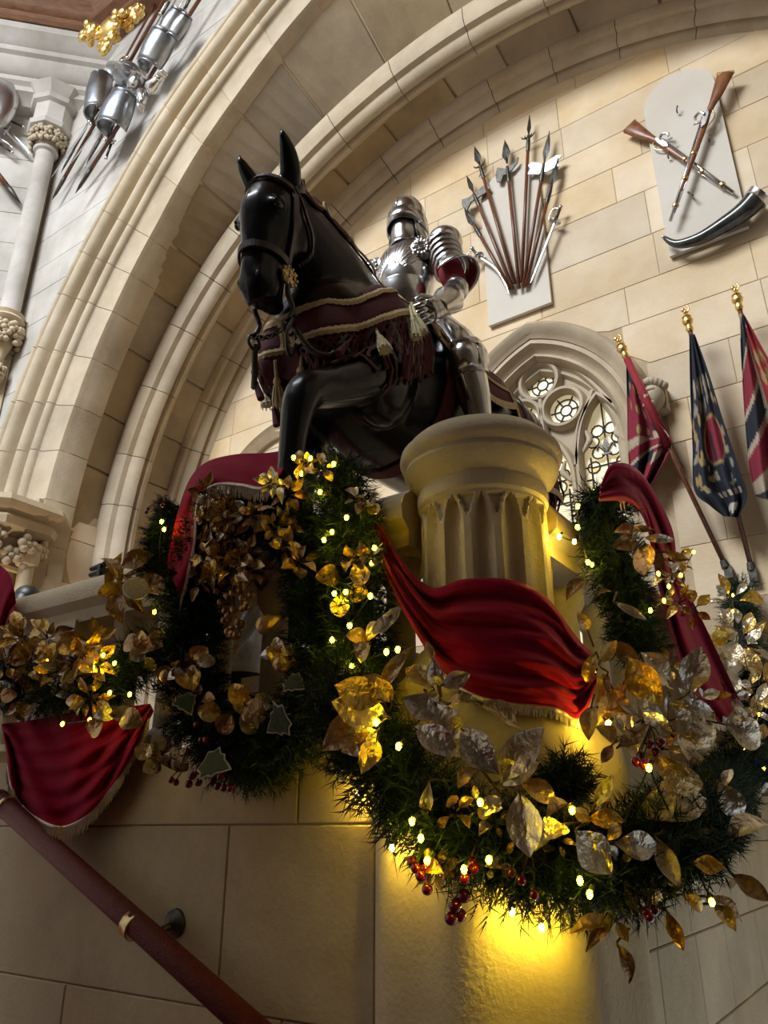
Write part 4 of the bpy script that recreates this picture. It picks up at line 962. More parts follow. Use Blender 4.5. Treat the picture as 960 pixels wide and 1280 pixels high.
obj('crownpiece', strap(MB(), [(1.03,-.12,1.67),(.98,-.08,1.73),(.96,0,1.77),(.98,.08,1.73),(1.03,.12,1.67)], .028, .012, 30), M['leather'], br)
obj('noseband', strap(MB(), [(.97,-.06,1.355),(1.06,-.08,1.365),(1.15,-.03,1.375),(1.15,.03,1.375),(1.06,.08,1.365),(.97,.06,1.355),(.95,0,1.35)], .026, n=40), M['leather'], br)
c0, c1 = np.array([1.0,-.10,1.13]), np.array([1.0,.10,1.13])
for k in range(11):
    u = k/10; p = c0+(c1-c0)*u+V3((.0,0,-.035*math.sin(PI*u))); ax = V3((0,0,1)) if k % 2 else V3((1,0,0))
    obj('chain_link', MB().tube([p+V3((0,.013,0))*math.cos(a)+ax*.009*math.sin(a) for a in np.linspace(0, 2*PI, 11)], .0042, 5), M['iron'], br, True)
for s in (-1, 1):
    obj('rein', MB().tube(smooth_path([(.99,s*.09,1.10),(.94,s*.13,1.02),(.9,s*.17,1.0),(.88,s*.19,1.02)], 10), [.012]*10, 6), M['iron'], br, True)
obj('lower_chain', MB().tube(smooth_path([(1.0,.10,1.13),(1.02,.09,1.06),(1.0,.08,1.0),(.97,.07,1.0),(.96,.08,1.05)], 14), .007, 6), M['iron'], br, True)
# ---- trappings
tr = hroot('horse_trapping', 'maroon velvet horse trappings with gold braid and tassels on the black horse', 'trapping')
def panel(name, top, bot, nu, nv, off=.014, m=None, parent=tr, lift=0):
    T, B = smooth_path(top, nu), smooth_path(bot, nu)
    G = [[snap(T[i]+(B[i]-T[i])*j/(nv-1), off+lift*j/(nv-1)) for i in range(nu)] for j in range(nv)]
    o = obj(name, MB().grid(G), m or M['maroon'], parent, True); solid(o, .010, 0); return o, G
def braid(G_edge, parent, r=.010, name='gold_braid'):
    P = [V3(p) for p in G_edge]; mb = MB(); out = []
    for i, p in enumerate(P): 
        l, nn, _, _ = BV.find_nearest(Vector(p)); out.append(p+np.array(nn)*.008)
    # twisted look: zigzag ribbon
    S = smooth_path(out, max(4*len(out), 30)); R = []
    n = len(S)
    for i in range(n):
        t_ = nrm(S[min(i+1, n-1)]-S[max(i-1, 0)]); l, nn, _, _ = BV.find_nearest(Vector(S[i])); nn = np.array(nn); s = nrm(np.cross(t_, nn))
        w_ = r*(1.2+.35*(i % 2)); R.append([S[i]+s*w_+nn*.003, S[i]+nn*.008, S[i]-s*w_+nn*.003, S[i]-nn*.002])
    return obj(name, mb.rings(R), M['braid'], parent)
coll_t = [(.90,-.02,1.215),(.84,.12,1.235),(.72,.21,1.32),(.60,.22,1.42),(.50,.19,1.52),(.42,.12,1.64)]
coll_b = [(.92,-.02,1.09),(.88,.14,1.10),(.76,.25,1.19),(.63,.28,1.29),(.50,.28,1.40),(.38,.24,1.52)]
for s in (1, -1):
    f_ = lambda L: [(x, s*y, z) for x, y, z in L]
    o, G = panel('neck_collar', f_(coll_t), f_(coll_b), 22, 5)
    braid(G[0], o); braid(G[-1], o); braid([r[0] for r in G], o); 
    o2, G2 = panel('upper_collar', f_([(.74,.2,1.36),(.62,.2,1.46),(.52,.18,1.56),(.42,.12,1.68)]), f_([(.76,.22,1.31),(.64,.22,1.41),(.54,.2,1.50),(.44,.16,1.62)]), 14, 3, .010)
    # hanging cords net under the collar
    nC = 30; low = G[-1]; rs = random.Random(9+s)
    base = smooth_path(low, nC)
    for i in range(nC-1):
        u = i/(nC-1)
        for dr in (1, -1):
            L_ = rs.uniform(.13, .22)+(.12 if u > .55 else 0); p0 = base[i]; p1 = base[min(max(i+dr*2, 0), nC-1)]-V3((0,0,L_*.5)); p2 = base[min(max(i+dr, 0), nC-1)]-V3((0,0,L_))
            obj('velvet_strip', strap(MB(), [p0, p1, p2], .013, .010, 7, .005), M['maroon'] if (i+dr) % 4 else M['leather'], tr)
    # tassels
    for u, L_, kind in ((.12,.10,'g'),(.30,.06,'r'),(.48,.08,'g'),(.70,.04,'g'),(.80,.02,'g'),(.60,.20,'r')):
        p = base[int(u*(nC-1))]; c_ = snap(p-V3((0,0,L_)), .035); e = snap(p-V3((0,0,L_+.11)), .04)
        d_ = nrm(e-c_)
        ts = obj('tassel', MB().lathe([(.006,-.06),(.007,0),(.012,.008),(.015,.018),(.011,.028),(.014,.045),(.020,.075),(.024,.095),(.02,.10)] if kind == 'g' else [(.004,-.05),(.006,0),(.012,.01),(.010,.02),(.014,.07),(.014,.09)], c_, d_, 12), M['tassel'] if kind == 'g' else M['maroon'], tr, 40)
        if kind == 'g':
            for k in range(9):
                a = 2*PI*k/9; x_ = nrm(np.cross(d_, (1,0,.2))); y_ = np.cross(d_, x_); q = x_*math.cos(a)+y_*math.sin(a)
                obj('thread', MB().tube([c_+d_*.03+q*.011, c_+d_*.075+q*.021, c_+d_*.11+q*.023], [.004,.004,.002], 5), M['tassel'], ts)
o, G = panel('chest_flap', [(.91,-.12,1.10),(.93,-.04,1.10),(.93,.03,1.10)], [(.92,-.12,.95),(.95,-.04,.93),(.95,.03,.95)], 8, 5, .02)
# crupper cloth over the rump
for s in (1, -1):
    f_ = lambda L: [(x, s*y, z) for x, y, z in L]
    o, G = panel('rump_cloth', f_([(-.40,.02,1.64),(-.60,.02,1.63),(-.80,.02,1.58),(-.95,.02,1.45)]), f_([(-.30,.30,1.14),(-.50,.32,1.04),(-.72,.32,1.05),(-.98,.12,1.10)]), 16, 12, .014)
    braid(G[-1], o, .012); braid(G[-4], o, .010); braid([r[0] for r in G], o, .012); braid([r[6] for r in G][2:], o, .006)
    for k in range(2, 15, 2):
        obj('fringe_strip', strap(MB(), [G[-1][k], G[-1][k]-V3((.02,0,.05)), G[-1][k]-V3((.0,0,.10))], .025, .010, 6), M['maroon'], tr)
    for k in (3, 8, 12): obj('velvet_strip', strap(MB(), [r[k] for r in G[1::2]], .012, .026, 12), M['leather'], tr)
    # crest cloth in scallops along the neck
    ed = smooth_path([(.98,0,1.79),(.86,0,1.84),(.72,0,1.83),(.58,0,1.78),(.46,0,1.74),(.38,0,1.70)], 61)
    for k in range(4):
        seg = ed[k*15:(k+1)*15+1]; nS = len(seg)
        low = [p+V3((-.02, s*.10, -.10*math.sin(PI*i/(nS-1))**.8-.012)) for i, p in enumerate(seg)]
        G_ = [[snap(p+(q-p)*j/3, .009) for p, q in zip(seg, low)] for j in range(4)]
        oo = obj('crest_scallop', MB().grid(G_), M['maroon'], tr, True); solid(oo, .006); braid(G_[-1], oo, .004)
obj('girth', strap(MB(), [(.25,.30,1.35),(.27,.33,1.15),(.28,.22,.92),(.28,0,.84),(.28,-.22,.92),(.27,-.33,1.15),(.25,-.30,1.35)], .07, .006, 40), M['maroon'], tr)
# ---- saddle
sd = hroot('war_saddle', 'maroon velvet war saddle with braided skirt under the armoured rider', 'saddle')
for s in (1, -1):
    f_ = lambda L: [(x, s*y, z) for x, y, z in L]
    o, G = panel('saddle_skirt', f_([(.34,.05,1.62),(.2,.04,1.60),(.0,.03,1.60),(-.22,.03,1.61)]), f_([(.36,.30,1.33),(.20,.34,1.24),(-.02,.34,1.22),(-.26,.31,1.30)]), 16, 10, .03, parent=sd)
    braid(G[-1], o, .012); braid([r[0] for r in G], o, .010); braid(G[-3], o, .008); braid([r[-1] for r in G], o, .010)
obj('seat', MB().ell((.06,0,1.60), (.26,.20,.09), 18, 10), M['maroon'], sd, True)
obj('cantle', MB().grid([[(-.16-.03*j, .20*math.sin(a), 1.55+.05*j+.06*math.cos(a)) for a in np.linspace(-1.3, 1.3, 13)] for j in range(4)]), M['maroon'], sd, True); solid(sd.children[-1], .03)
obj('pommel', MB().grid([[(.37+.02*j, .12*math.sin(a), 1.54+.025*j+.03*math.cos(a)) for a in np.linspace(-1.3, 1.3, 13)] for j in range(4)]), M['maroon'], sd, True); solid(sd.children[-1], .03)
# ---- suit of armour
kn = hroot('suit_of_armour', 'polished steel suit of armour seated on the black horse', 'armour')
HELM = ('helmet_skull', 'helmet_comb', 'visor', 'neck_guard', 'rivet_band', 'bevor', 'face_shadow_lining', 'bevor_rim')
def kp(name, mb, m='armour', smooth=True, parent=kn):
    v = np.array(mb.v); k = 1-.20*np.clip((v[:, 2]-1.45)/.22, 0, 1)
    if name in HELM: k = k*.88; v[:, 2] = 2.44+(v[:, 2]-2.46)*.93
    v[:, 0] = .10+(v[:, 0]-.10)*k; v[:, 1] *= k; mb.v = [tuple(p) for p in v]
    return obj(name, mb, M[m], parent, smooth)
def ring_plate(a, b, ra, rb, n=16, bulge=.1, mb=None):
    a, b = V3(a), V3(b); prof = [(ra+(rb-ra)*u+bulge*math.sin(PI*u)*min(ra, rb), u*np.linalg.norm(b-a)) for u in np.linspace(0, 1, 7)]
    return (mb or MB()).lathe(prof, a, b-a, n)
tx = .09
# cuirass
def torso(rows, mb=None):
    mb = mb or MB(); S = smooth_path(rows, 22); return mb.tube([(r[0], 0, r[2]) for r in S], [(float(r[3]), float(r[4])) for r in S], 26, up=(1,0,0))
kp('breastplate', torso([(.10,0,1.70,.11,.145),(.115,0,1.76,.118,.140),(.135,0,1.84,.150,.165),(.135,0,1.93,.165,.185),(.11,0,2.03,.145,.190),(.09,0,2.10,.110,.165),(.085,0,2.145,.085,.11)]))
TB = torso([(.10,0,1.70,.11,.145),(.115,0,1.76,.118,.140),(.135,0,1.84,.150,.165),(.135,0,1.93,.165,.185),(.11,0,2.03,.145,.190),(.09,0,2.10,.110,.165),(.085,0,2.145,.085,.11)])
TBV = BVHTree.FromPolygons([Vector(p) for p in TB.v], TB.f)
for k in range(8):
    for s in (-1, 1):
        P0 = V3((.30, s*.015, 1.86)); P1 = V3((.28-.02*k, s*(.03+.022*k), 2.07-.013*k)); pts = [np.array(TBV.find_nearest(Vector(P0+(P1-P0)*u))[0]) for u in np.linspace(.25, 1, 8)]
        kp('flute', MB().tube(pts, [.001]+[.0045]*6+[.001], 6))
kp('plackart', torso([(.105,0,1.66,.120,.155),(.125,0,1.72,.138,.152),(.15,0,1.79,.160,.160),(.155,0,1.85,.165,.168)]))
for k in range(4): kp('fauld_lame', torso([(.09-.005*k,0,1.66-.035*k,.125+.018*k,.16+.02*k),(.09-.005*k,0,1.68-.035*k,.125+.018*k,.155+.02*k),(.09-.005*k,0,1.705-.035*k,.118+.018*k,.15+.02*k)]), smooth=40)
kp('belt', torso([(.10,0,1.685,.135,.165),(.10,0,1.70,.137,.167),(.10,0,1.715,.135,.163)]), 'leather')
kp('gorget', MB().lathe([(.15,2.08),(.13,2.11),(.105,2.15),(.095,2.19)], (.09,0,0), (0,0,1), 22))
# sallet and bevor
hc = V3((.10,0,2.31))
def hr_(z, a, b, xo=0): return [np.array([hc[0]+xo+a*math.cos(t_), b*math.sin(t_), z]) for t_ in np.linspace(0, 2*PI, 29)[:-1]]
kp('helmet_skull', MB().rings([hr_(2.27,.150,.122), hr_(2.31,.152,.125), hr_(2.35,.145,.122), hr_(2.39,.130,.110), hr_(2.425,.10,.085), hr_(2.45,.055,.046), hr_(2.46,.01,.01)]))
kp('helmet_comb', MB().tube([(hc[0]+.150*math.cos(a), 0, 2.31+.156*math.sin(a)) for a in np.linspace(.1, PI-.2, 16)], .007, 6))
def visor_ring(z0, z1, k0_, k1_, mb, a0=-PI*.62, a1=PI*.62):
    G = [[np.array([hc[0]+(.156*k)*math.cos(t_), .130*k*math.sin(t_), z+.02*math.cos(t_)]) for t_ in np.linspace(a0, a1, 25)] for z, k in ((z0, k0_), ((z0+z1)/2, (k0_+k1_)/2+.01), (z1, k1_))]
    return mb.grid(G)
solid(kp('visor', visor_ring(2.215, 2.30, 1.07, 1.02, MB())), .006)
tail = [[np.array([hc[0]+(.150*k)*math.cos(t_)-o_, .124*k*math.sin(t_), z]) for t_ in np.linspace(PI*.30, PI*1.70, 27)] for z, k, o_ in ((2.30,1.0,0),(2.24,1.02,.005),(2.18,1.08,.02),(2.13,1.18,.04))]
solid(kp('neck_guard', MB().grid(tail)), .006)
kp('rivet_band', MB().tube([(hc[0]+.156*math.cos(t_), .128*math.sin(t_), 2.295) for t_ in np.linspace(-2, 2, 24)], .006, 6))
solid(kp('bevor', MB().grid([[np.array([hc[0]+.02+.118*k*math.cos(t_), .102*k*math.sin(t_), z]) for t_ in np.linspace(-PI*.62, PI*.62, 23)] for z, k in ((2.265,.94),(2.23,1.0),(2.18,1.0),(2.14,.98),(2.11,1.08),(2.085,1.22))])), .006)
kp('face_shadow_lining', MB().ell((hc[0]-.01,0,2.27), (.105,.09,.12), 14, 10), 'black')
kp('bevor_rim', MB().tube([(hc[0]+.02+.112*math.cos(t_), .097*math.sin(t_), 2.266) for t_ in np.linspace(-1.9, 1.9, 22)], .005, 6))
# arms
def arm(s, SH, EL, WR, HD, simple=False):
    SH, EL, WR, HD = map(V3, (SH, EL, WR, HD)); d = nrm(EL-SH); out = V3((0, s, 0))
    kp('sleeve', MB().tube([SH-d*.03, (SH+EL)/2, EL+d*.01], [.085,.075,.062], 14), 'redsleeve')
    pd = kp('pauldron', MB().ell(SH+V3((-.0,s*.02,.02)), (.105,.105,.075), 18, 12))
    for k in range(5):
        c_ = SH+d*(.015+.038*k); r_ = .108-.004*k
        kp('pauldron_lame', MB().lathe([(r_*.93,-.022),(r_*1.0,0),(r_*1.03,.022),(r_*.99,.026)], c_, d, 22, xdir=out), smooth=50, parent=pd)
    # flared wing at the elbow end of the pauldron
    c_ = SH+d*.20; x_ = nrm(out-d*(out @ d)); y_ = np.cross(d, x_)
    G = [[c_+d*(.03*j)+(x_*math.cos(a)+y_*math.sin(a))*(.095+.014*j+.02*math.cos(2*a)*j/3) for a in np.linspace(-1.9, 1.9, 19)] for j in range(4)]
    solid(kp('elbow_wing', MB().grid(G)), .006)
    kp('couter', MB().ell(EL, (.066,.066,.066), 14, 10))
    f = nrm(WR-EL)
    kp('vambrace', ring_plate(EL+f*.02, WR, .060, .044, 16, .15))
    kp('gauntlet_cuff', MB().lathe([(.040,.035),(.050,0),(.066,-.07),(.074,-.12),(.070,-.12)], WR, f, 18), smooth=50)
    h = nrm(HD-WR); side = nrm(np.cross(h, out)); nn = nrm(np.cross(side, h))
    if nn @ out < 0: nn = -nn
    hd_ = kp('gauntlet_hand', MB().tube([WR, WR+h*.05, WR+h*.095], [(.030,.046),(.032,.052),(.026,.048)], 14, up=nn))
    for k in range(3): kp('hand_lame', MB().tube([WR+h*(.02+.025*k)+nn*.006, WR+h*(.04+.025*k)+nn*.006], [(.034,.052),(.031,.05)], 14, up=nn), parent=hd_, smooth=40)
    for k in range(4):
        b = WR+h*.09+side*(-.036+.024*k); L_ = (.085,.095,.09,.07)[k]
        P = [b, b+h*L_*.4+nn*.012, b+h*L_*.75-nn*.012, b+h*L_*.9-nn*.045]
        kp('finger', MB().tube(smooth_path(P, 9), [.0125,.0135,.0115,.0135,.0115,.0130,.011,.010,.006], 8), parent=hd_)
    b = WR+h*.035+side*.045; kp('thumb', MB().tube(smooth_path([b, b+h*.035+side*.028-nn*.01, b+h*.075+side*.022-nn*.03], 7), [.015,.015,.013,.014,.012,.010,.006], 8), parent=hd_)
arm(1, (.10,.235,2.045), (.175,.36,1.72), (.36,.325,1.50), (.455,.275,1.40))
arm(-1, (.10,-.235,2.045), (.20,-.38,1.75), (.40,-.27,1.60), (.50,-.20,1.55))
# besagews: round rosettes at the armpits
for s in (-1, 1):
    c_ = V3((.215,s*.165,2.00)); nn = nrm(V3((.85,s*.5,.0)))
    b_ = kp('besagew', MB().lathe([(.001,.022),(.012,.022),(.018,.012),(.035,.014),(.060,.008),(.068,0),(.06,-.004)], c_, nn, 24), smooth=40)
    x_ = nrm(np.cross(nn, (0,0,1))); y_ = np.cross(nn, x_)
    for k in range(12):
        a = 2*PI*k/12; q = x_*math.cos(a)+y_*math.sin(a); kp('petal', MB().tube([c_+q*.018+nn*.013, c_+q*.040+nn*.017, c_+q*.058+nn*.012], [.005,.009,.006], 6), parent=b_)
# legs
for s in (-1, 1):
    HP, KN, AN, FT = V3((.10,s*.17,1.60)), V3((.24,s*.355,1.27)), V3((.165,s*.375,.99)), V3((.26,s*.385,.90))
    kp('cuisse', ring_plate(HP, KN, .105, .075, 18, .10))
    solid(kp('tasset', MB().grid([[V3((.10+.12*math.cos(a)+.05*j*.3, s*(.155+.06*math.sin(abs(a)*.8)+.020*j), 1.62-.05*j)) for a in np.linspace(-.2, 1.9, 12)] for j in range(5)])), .006)
    pk = kp('poleyn', MB().ell(KN+V3((.02,s*.01,.0)), (.075,.072,.085), 16, 10))
    kp('poleyn_wing', MB().ell(KN+V3((-.01,s*.075,0)), (.05,.015,.06), 14, 8), parent=pk)
    for k in (-1, 1): kp('poleyn_lame', MB().lathe([(.080,-.012),(.083,0),(.080,.012)], KN+nrm(AN-KN)*.06*k, AN-KN, 18), parent=pk, smooth=50)
    kp('greave', MB().lathe([(.068,.02),(.072,.08),(.066,.16),(.052,.24),(.048,.30)], KN, AN-KN, 18))
    kp('greave_ridge', MB().tube([KN+V3((.07,0,-.04)), (KN+AN)/2+V3((.066,0,0)), AN+V3((.05,0,.02))], .007, 6))
    sb = kp('sabaton', MB().tube(smooth_path([AN+V3((-.03,0,-.02)), AN+V3((.03,0,-.05)), (AN+FT)/2+V3((.04,0,-.02)), FT+V3((.04,0,-.015)), FT+V3((.10,0,-.03))], 12), [(.05,.05),(.052,.05),(.05,.05),(.046,.05),(.042,.05),(.038,.048),(.034,.046),(.030,.042),(.026,.036),(.020,.028),(.012,.018),(.004,.006)], 14, up=ZU))
    st = MB(); 
    st.tube([FT+V3((.02,s*.07*math.cos(a), -.06+.10*max(0, math.sin(a)))) for a in np.linspace(0, PI, 12)], .007, 6).box(FT+V3((.02,0,-.062)), (.05,.15,.012))
    kp('stirrup', st, 'iron', 40)
    kp('stirrup_leather', MB().tube([FT+V3((.02,0,.04)), KN+V3((-.06,-s*.03,.05)), V3((.08,s*.28,1.45))], [(.012,.005)]*3, 6), 'leather')
# ================================================================== CHRISTMAS DECORATION
def surf(px, py, o=0.0, R=None):
    """point on the outline of the balustrade (walls and newel) grown by o, seen along a pixel"""
    d = ray(px, py); best = None
    t1 = (LF-o)/d[1]; p = d*t1+EYE
    if p[0] <= PX: best = t1
    if d[0] < 0:
        t2 = (RF+o)/d[0]; p = d*t2+EYE
        if p[1] >= PY and (best is None or t2 < best): best = t2
    for rr, zlo, zhi in ((.325, -9, 1.88), (.215, 1.88, 9)):
        r = (R if R else rr)+o; a = d[0]**2+d[1]**2; b = -2*(d[0]*PX+d[1]*PY); c = PX**2+PY**2-r*r; D_ = b*b-4*a*c
        if D_ > 0:
            t3 = (-b-math.sqrt(D_))/(2*a); p = d*t3+EYE
            if (R or zlo <= p[2] < zhi) and t3 > 0 and (best is None or t3 < best): best = t3
    if best is None: best = 2.2/(d @ FW)
    return d*best+EYE
TOCAM = lambda p: nrm(EYE-V3(p))
# ---- pine garlands
def needles(mbv, path, rad, per_m, rs, nl=.036, w_=.0017, K=24, down=.25):
    P = np.array(path); seg = np.linalg.norm(np.diff(P, axis=0), axis=1); cum = np.concatenate([[0], np.cumsum(seg)]); L = cum[-1]
    N = int(per_m*L); t = rs.rand(N)*L; idx = np.clip(np.searchsorted(cum, t)-1, 0, len(P)-2); u = (t-cum[idx])/seg[idx]
    base = P[idx]+(P[idx+1]-P[idx])*u[:, None]; tang = (P[idx+1]-P[idx])/seg[idx][:, None]
    dirv = rs.randn(N, 3); dirv -= tang*(dirv*tang).sum(1)[:, None]*.6; dirv /= np.linalg.norm(dirv, axis=1)[:, None]
    R_ = rad*(.55+.5*rs.rand(N)); tip = base+dirv*R_[:, None]; tip[:, 2] -= down*R_*rs.rand(N)*.5
    td = tip-base; tl = np.linalg.norm(td, axis=1); td /= tl[:, None]
    v = (.25+.75*(np.arange(K)/(K-1)))[None, :, None]
    b = base[:, None, :]+(tip-base)[:, None, :]*v
    rd = rs.randn(N, K, 3); nd = td[:, None, :]*.75+rd*.55; nd /= np.linalg.norm(nd, axis=2)[:, :, None]
    ln = nl*(.6+.7*rs.rand(N, K, 1)); e = b+nd*ln
    sd_ = np.cross(nd, rs.randn(N, K, 3)); sd_ /= np.linalg.norm(sd_, axis=2)[:, :, None]
    A = (b+sd_*w_).reshape(-1, 3); B = (b-sd_*w_).reshape(-1, 3); E_ = e.reshape(-1, 3)
    return np.stack([A, B, E_], 1).reshape(-1, 3)
def garland(label, pts, rad, per_m=1000, seed=1, closed=False, name='pine_garland', cat='garland'):
    rs = np.random.RandomState(seed); P = [surf(x, y, o) for x, y, o in pts]
    if closed: P.append(P[0])
    S = np.array(smooth_path(P, 12*len(P)))
    root = thing(name, label, cat, S[:, :].min(0))
    V_ = needles(None, S, rad, per_m, rs); me = bpy.data.meshes.new('needles'); n = len(V_)//3
    me.vertices.add(len(V_)); me.vertices.foreach_set('co', (V_-wl(root)).ravel()); me.loops.add(len(V_)); me.loops.foreach_set('vertex_index', np.arange(len(V_)))
    me.polygons.add(n); me.polygons.foreach_set('loop_start', np.arange(0, len(V_), 3)); me.update(); me.validate(); me.materials.append(M['needle'])
    o = bpy.data.objects.new('needles', me); C.objects.link(o); o.parent = root; o['kind'] = 'stuff'
    obj('core_vine', MB().tube(list(S), rad*.34, 7), mat('dark pine core '+str(seed), (.008,.016,.008), .9), root)
    return root
garland('thick pine garland looping round the newel pier below the red swag', [(432,838,.10),(440,890,.12),(478,955,.13),(520,996,.12),(582,1043,.11),(652,1072,.10),(722,1082,.10),(792,1068,.11),(850,1035,.13),(905,985,.14),(930,930,.14)], .122, 1500, 1)
garland('upright pine garland hanging between the wreath and the newel', [(425,580,.12),(432,640,.13),(445,710,.13),(452,780,.13),(440,845,.12)], .115, 1300, 2)
garland('pine wreath hanging on the balustrade under the raised hoof', [(245,700,.10),(240,780,.10),(240,860,.10),(268,920,.10),(315,945,.10),(375,905,.10),(405,840,.10),(398,760,.10),(385,690,.10),(345,640,.10),(285,640,.10)], .122, 1350, 3, True, 'pine_wreath', 'wreath')
garland('upright pine garland on the coping behind the newel below the window', [(748,618,.10),(757,660,.12),(768,710,.13),(786,765,.13),(800,812,.13)], .105, 1400, 4)
garland('leafy pine garland on the coping below the flags', [(925,735,.05),(925,790,.05),(940,850,.05),(950,910,.05),(960,975,.05)], .13, 900, 5)
garland('horizontal pine garland along the left coping over the red swag', [(-30,850,.10),(40,862,.12),(100,860,.12),(160,838,.10),(200,800,.10)], .11, 900, 6)
garland('short dark pine tuft beside the beaded red swag', [(222,632,.10),(205,668,.10),(196,705,.10),(212,742,.10)], .075, 1300, 7)
garland('small pine tuft below the silver fringe on the newel pier', [(695,958,.06),(706,975,.08),(716,992,.08)], .075, 1500, 8)
# ---- leaves
def leafmesh(kind, bend, mname, k):
    prof = {'magnolia': [(0,.03),(.06,.10),(.2,.55),(.38,.92),(.52,1),(.68,.86),(.82,.56),(.93,.24),(1,.01)],
            'round': [(0,.03),(.07,.3),(.2,.75),(.38,1.0),(.55,1.02),(.72,.88),(.86,.6),(.95,.33),(1,.05)],
            'slim': [(0,.02),(.1,.35),(.25,.75),(.4,1),(.55,.95),(.7,.75),(.84,.45),(.94,.18),(1,.01)]}[kind]
    G = []; 
    for i, (u, w_) in enumerate(prof):
        z0 = bend*math.sin(PI*u*.9)-bend*.9*u*u
        row = []
        for j in range(7):
            v = (j-3)/3; cr = .0 if j == 3 else 1
            row.append((u, v*w_*.5, z0+.20*w_*abs(v)**1.3*.5 + .022*math.sin(9*u+2.6*v+k)*abs(v)+ (-.012 if j == 3 else 0)+ .012*math.cos(26*u-5*abs(v))*abs(v)))
        G.append(row)
    return mesh_of('leaf', MB().grid(G), np.zeros(3), True, M[mname], False)
LM = {}
for kind in ('magnolia', 'round', 'slim'):
    for mname in ('champagne', 'goldleaf', 'bronzeleaf'):
        LM[kind, mname] = [leafmesh(kind, b, mname, 1.7*i) for i, b in enumerate((.10, -.08, .22))]
rl = random.Random(12)
MN = {'c': 'champagne', 'g': 'goldleaf', 'b': 'bronzeleaf'}
def add_leaf(root, B, T, width, kind, mn, tilt=.5):
    B, T = V3(B), V3(T); x = T-B; L = np.linalg.norm(x); x = x/L
    z = TOCAM(B)+UPV*.35+np.array([rl.uniform(-tilt, tilt) for _ in range(3)]); z = nrm(z-x*(z @ x)); y = np.cross(z, x)
    o = bpy.data.objects.new('leaf', rl.choice(LM[kind, mn])); C.objects.link(o); o.parent = root
    m_ = Matrix(((x[0]*L, y[0]*width, z[0]*L, B[0]-wl(root)[0]), (x[1]*L, y[1]*width, z[1]*L, B[1]-wl(root)[1]), (x[2]*L, y[2]*width, z[2]*L, B[2]-wl(root)[2]), (0, 0, 0, 1)))
    o.matrix_local = m_; return o
def traced_spray(name, label, group, leaves, o=.20, kind='magnolia', wk=.5):
    """leaves: (bx,by,tx,ty,mat[,width ratio])"""
    bx = sum(l[0] for l in leaves)/len(leaves); by = sum(l[1] for l in leaves)/len(leaves)
    Ds = [float((surf(l[0], l[1], o)-EYE) @ FW) for l in leaves]; Dm = float(np.median(Ds)); c = dep(bx, by, Dm+.05); root = thing(name, label, 'leaf spray', c, group)
    for l, D_ in zip(leaves, Ds):
        D_ = min(max(D_, Dm-.10), Dm+.10)+rl.uniform(-.02, .02); B = dep(l[0], l[1], D_); T = dep(l[2], l[3], D_+rl.uniform(-.055, .03)); L = np.linalg.norm(T-B); w_ = (l[5] if len(l) > 5 else wk)*L
        add_leaf(root, B, T, w_, kind, MN[l[4]])
        e_ = B+(c-B)*min(1, .05/max(np.linalg.norm(c-B), .01))-TOCAM(B)*.03; obj('stem', MB().tube(smooth_path([e_, B, B+(T-B)*.15], 5), [.003,.003,.0025,.002,.0012], 5), M['vine'], root)
    return root
def lab(look, where): return look+' '+where
mg = 'magnolia sprays on the newel garland'
traced_spray('magnolia_spray', 'champagne and gold magnolia spray where the two garlands meet beside the red swag', mg, [(488,898,415,877,'c',.62),(473,912,427,940,'c',.75),(467,907,402,935,'b',.7),(472,923,452,966,'g',.55),(480,877,417,856,'g',.6),(477,867,513,808,'g',.28),(543,862,507,833,'g',.62),(478,862,455,845,'g',.8),(490,880,470,845,'g',.5),(470,940,446,955,'g',.4)], .22)
traced_spray('magnolia_spray', 'champagne magnolia spray draped over the lower edge of the red swag', mg, [(557,898,503,873,'c',.6),(547,857,541,823,'c',.5),(550,858,588,842,'c',.55),(542,827,533,801,'g',.4),(597,877,649,908,'g',.5),(543,878,582,925,'c',.55),(517,908,575,945,'c',.5),(575,908,622,968,'c',.55),(560,880,590,868,'g',.5),(530,862,548,885,'g',.6)], .27)
traced_spray('magnolia_spray', 'bright silver magnolia spray at the middle of the newel garland', mg, [(627,977,678,908,'c',.5),(622,983,674,952,'c',.45),(648,975,698,1004,'g',.5),(648,988,664,1072,'c',.62),(627,997,602,1020,'c',.6),(537,975,529,1022,'c',.35),(600,960,570,985,'b',.5)], .22)
traced_spray('magnolia_spray', 'silver and gold magnolia spray low on the front of the newel garland', mg, [(719,1037,763,1092,'c',.72),(766,1054,824,1058,'c',.6),(782,1026,735,1023,'g',.55),(714,1008,683,1018,'g',.5),(714,1010,738,1026,'g',.5),(706,1030,680,1048,'c',.7),(741,1012,769,966,'c',.3),(690,1040,668,1062,'c',.6),(776,1030,760,1050,'g',.6)], .22)
traced_spray('magnolia_spray', 'large olive gold magnolia spray at the turn of the newel garland', mg, [(883,1000,796,1018,'c',.55),(879,987,814,942,'g',.42),(890,1038,838,1046,'c',.6),(818,1044,850,1109,'c',.42),(908,1056,965,1026,'c',.55),(912,1090,966,1130,'b',.5),(865,1078,905,1084,'g',.6),(897,976,928,1026,'c',.6),(884,1000,880,1040,'c',.5),(905,985,915,960,'c',.5)], .22)
traced_spray('hanging_leaf_spray', 'bronze and gold drooping leaf spray hanging below the newel garland', 'drooping sprays under the newel garland', [(822,1118,856,1102,'g',.5),(832,1137,855,1188,'g',.4),(893,1130,920,1163,'g',.5),(771,1178,789,1230,'b',.42),(766,1153,712,1164,'b',.35),(770,1137,733,1188,'g',.3),(780,1100,795,1140,'b',.5),(800,1110,830,1125,'g',.5),(850,1118,880,1140,'g',.5),(880,1120,930,1150,'b',.3),(770,1150,785,1178,'b',.6)], .16)
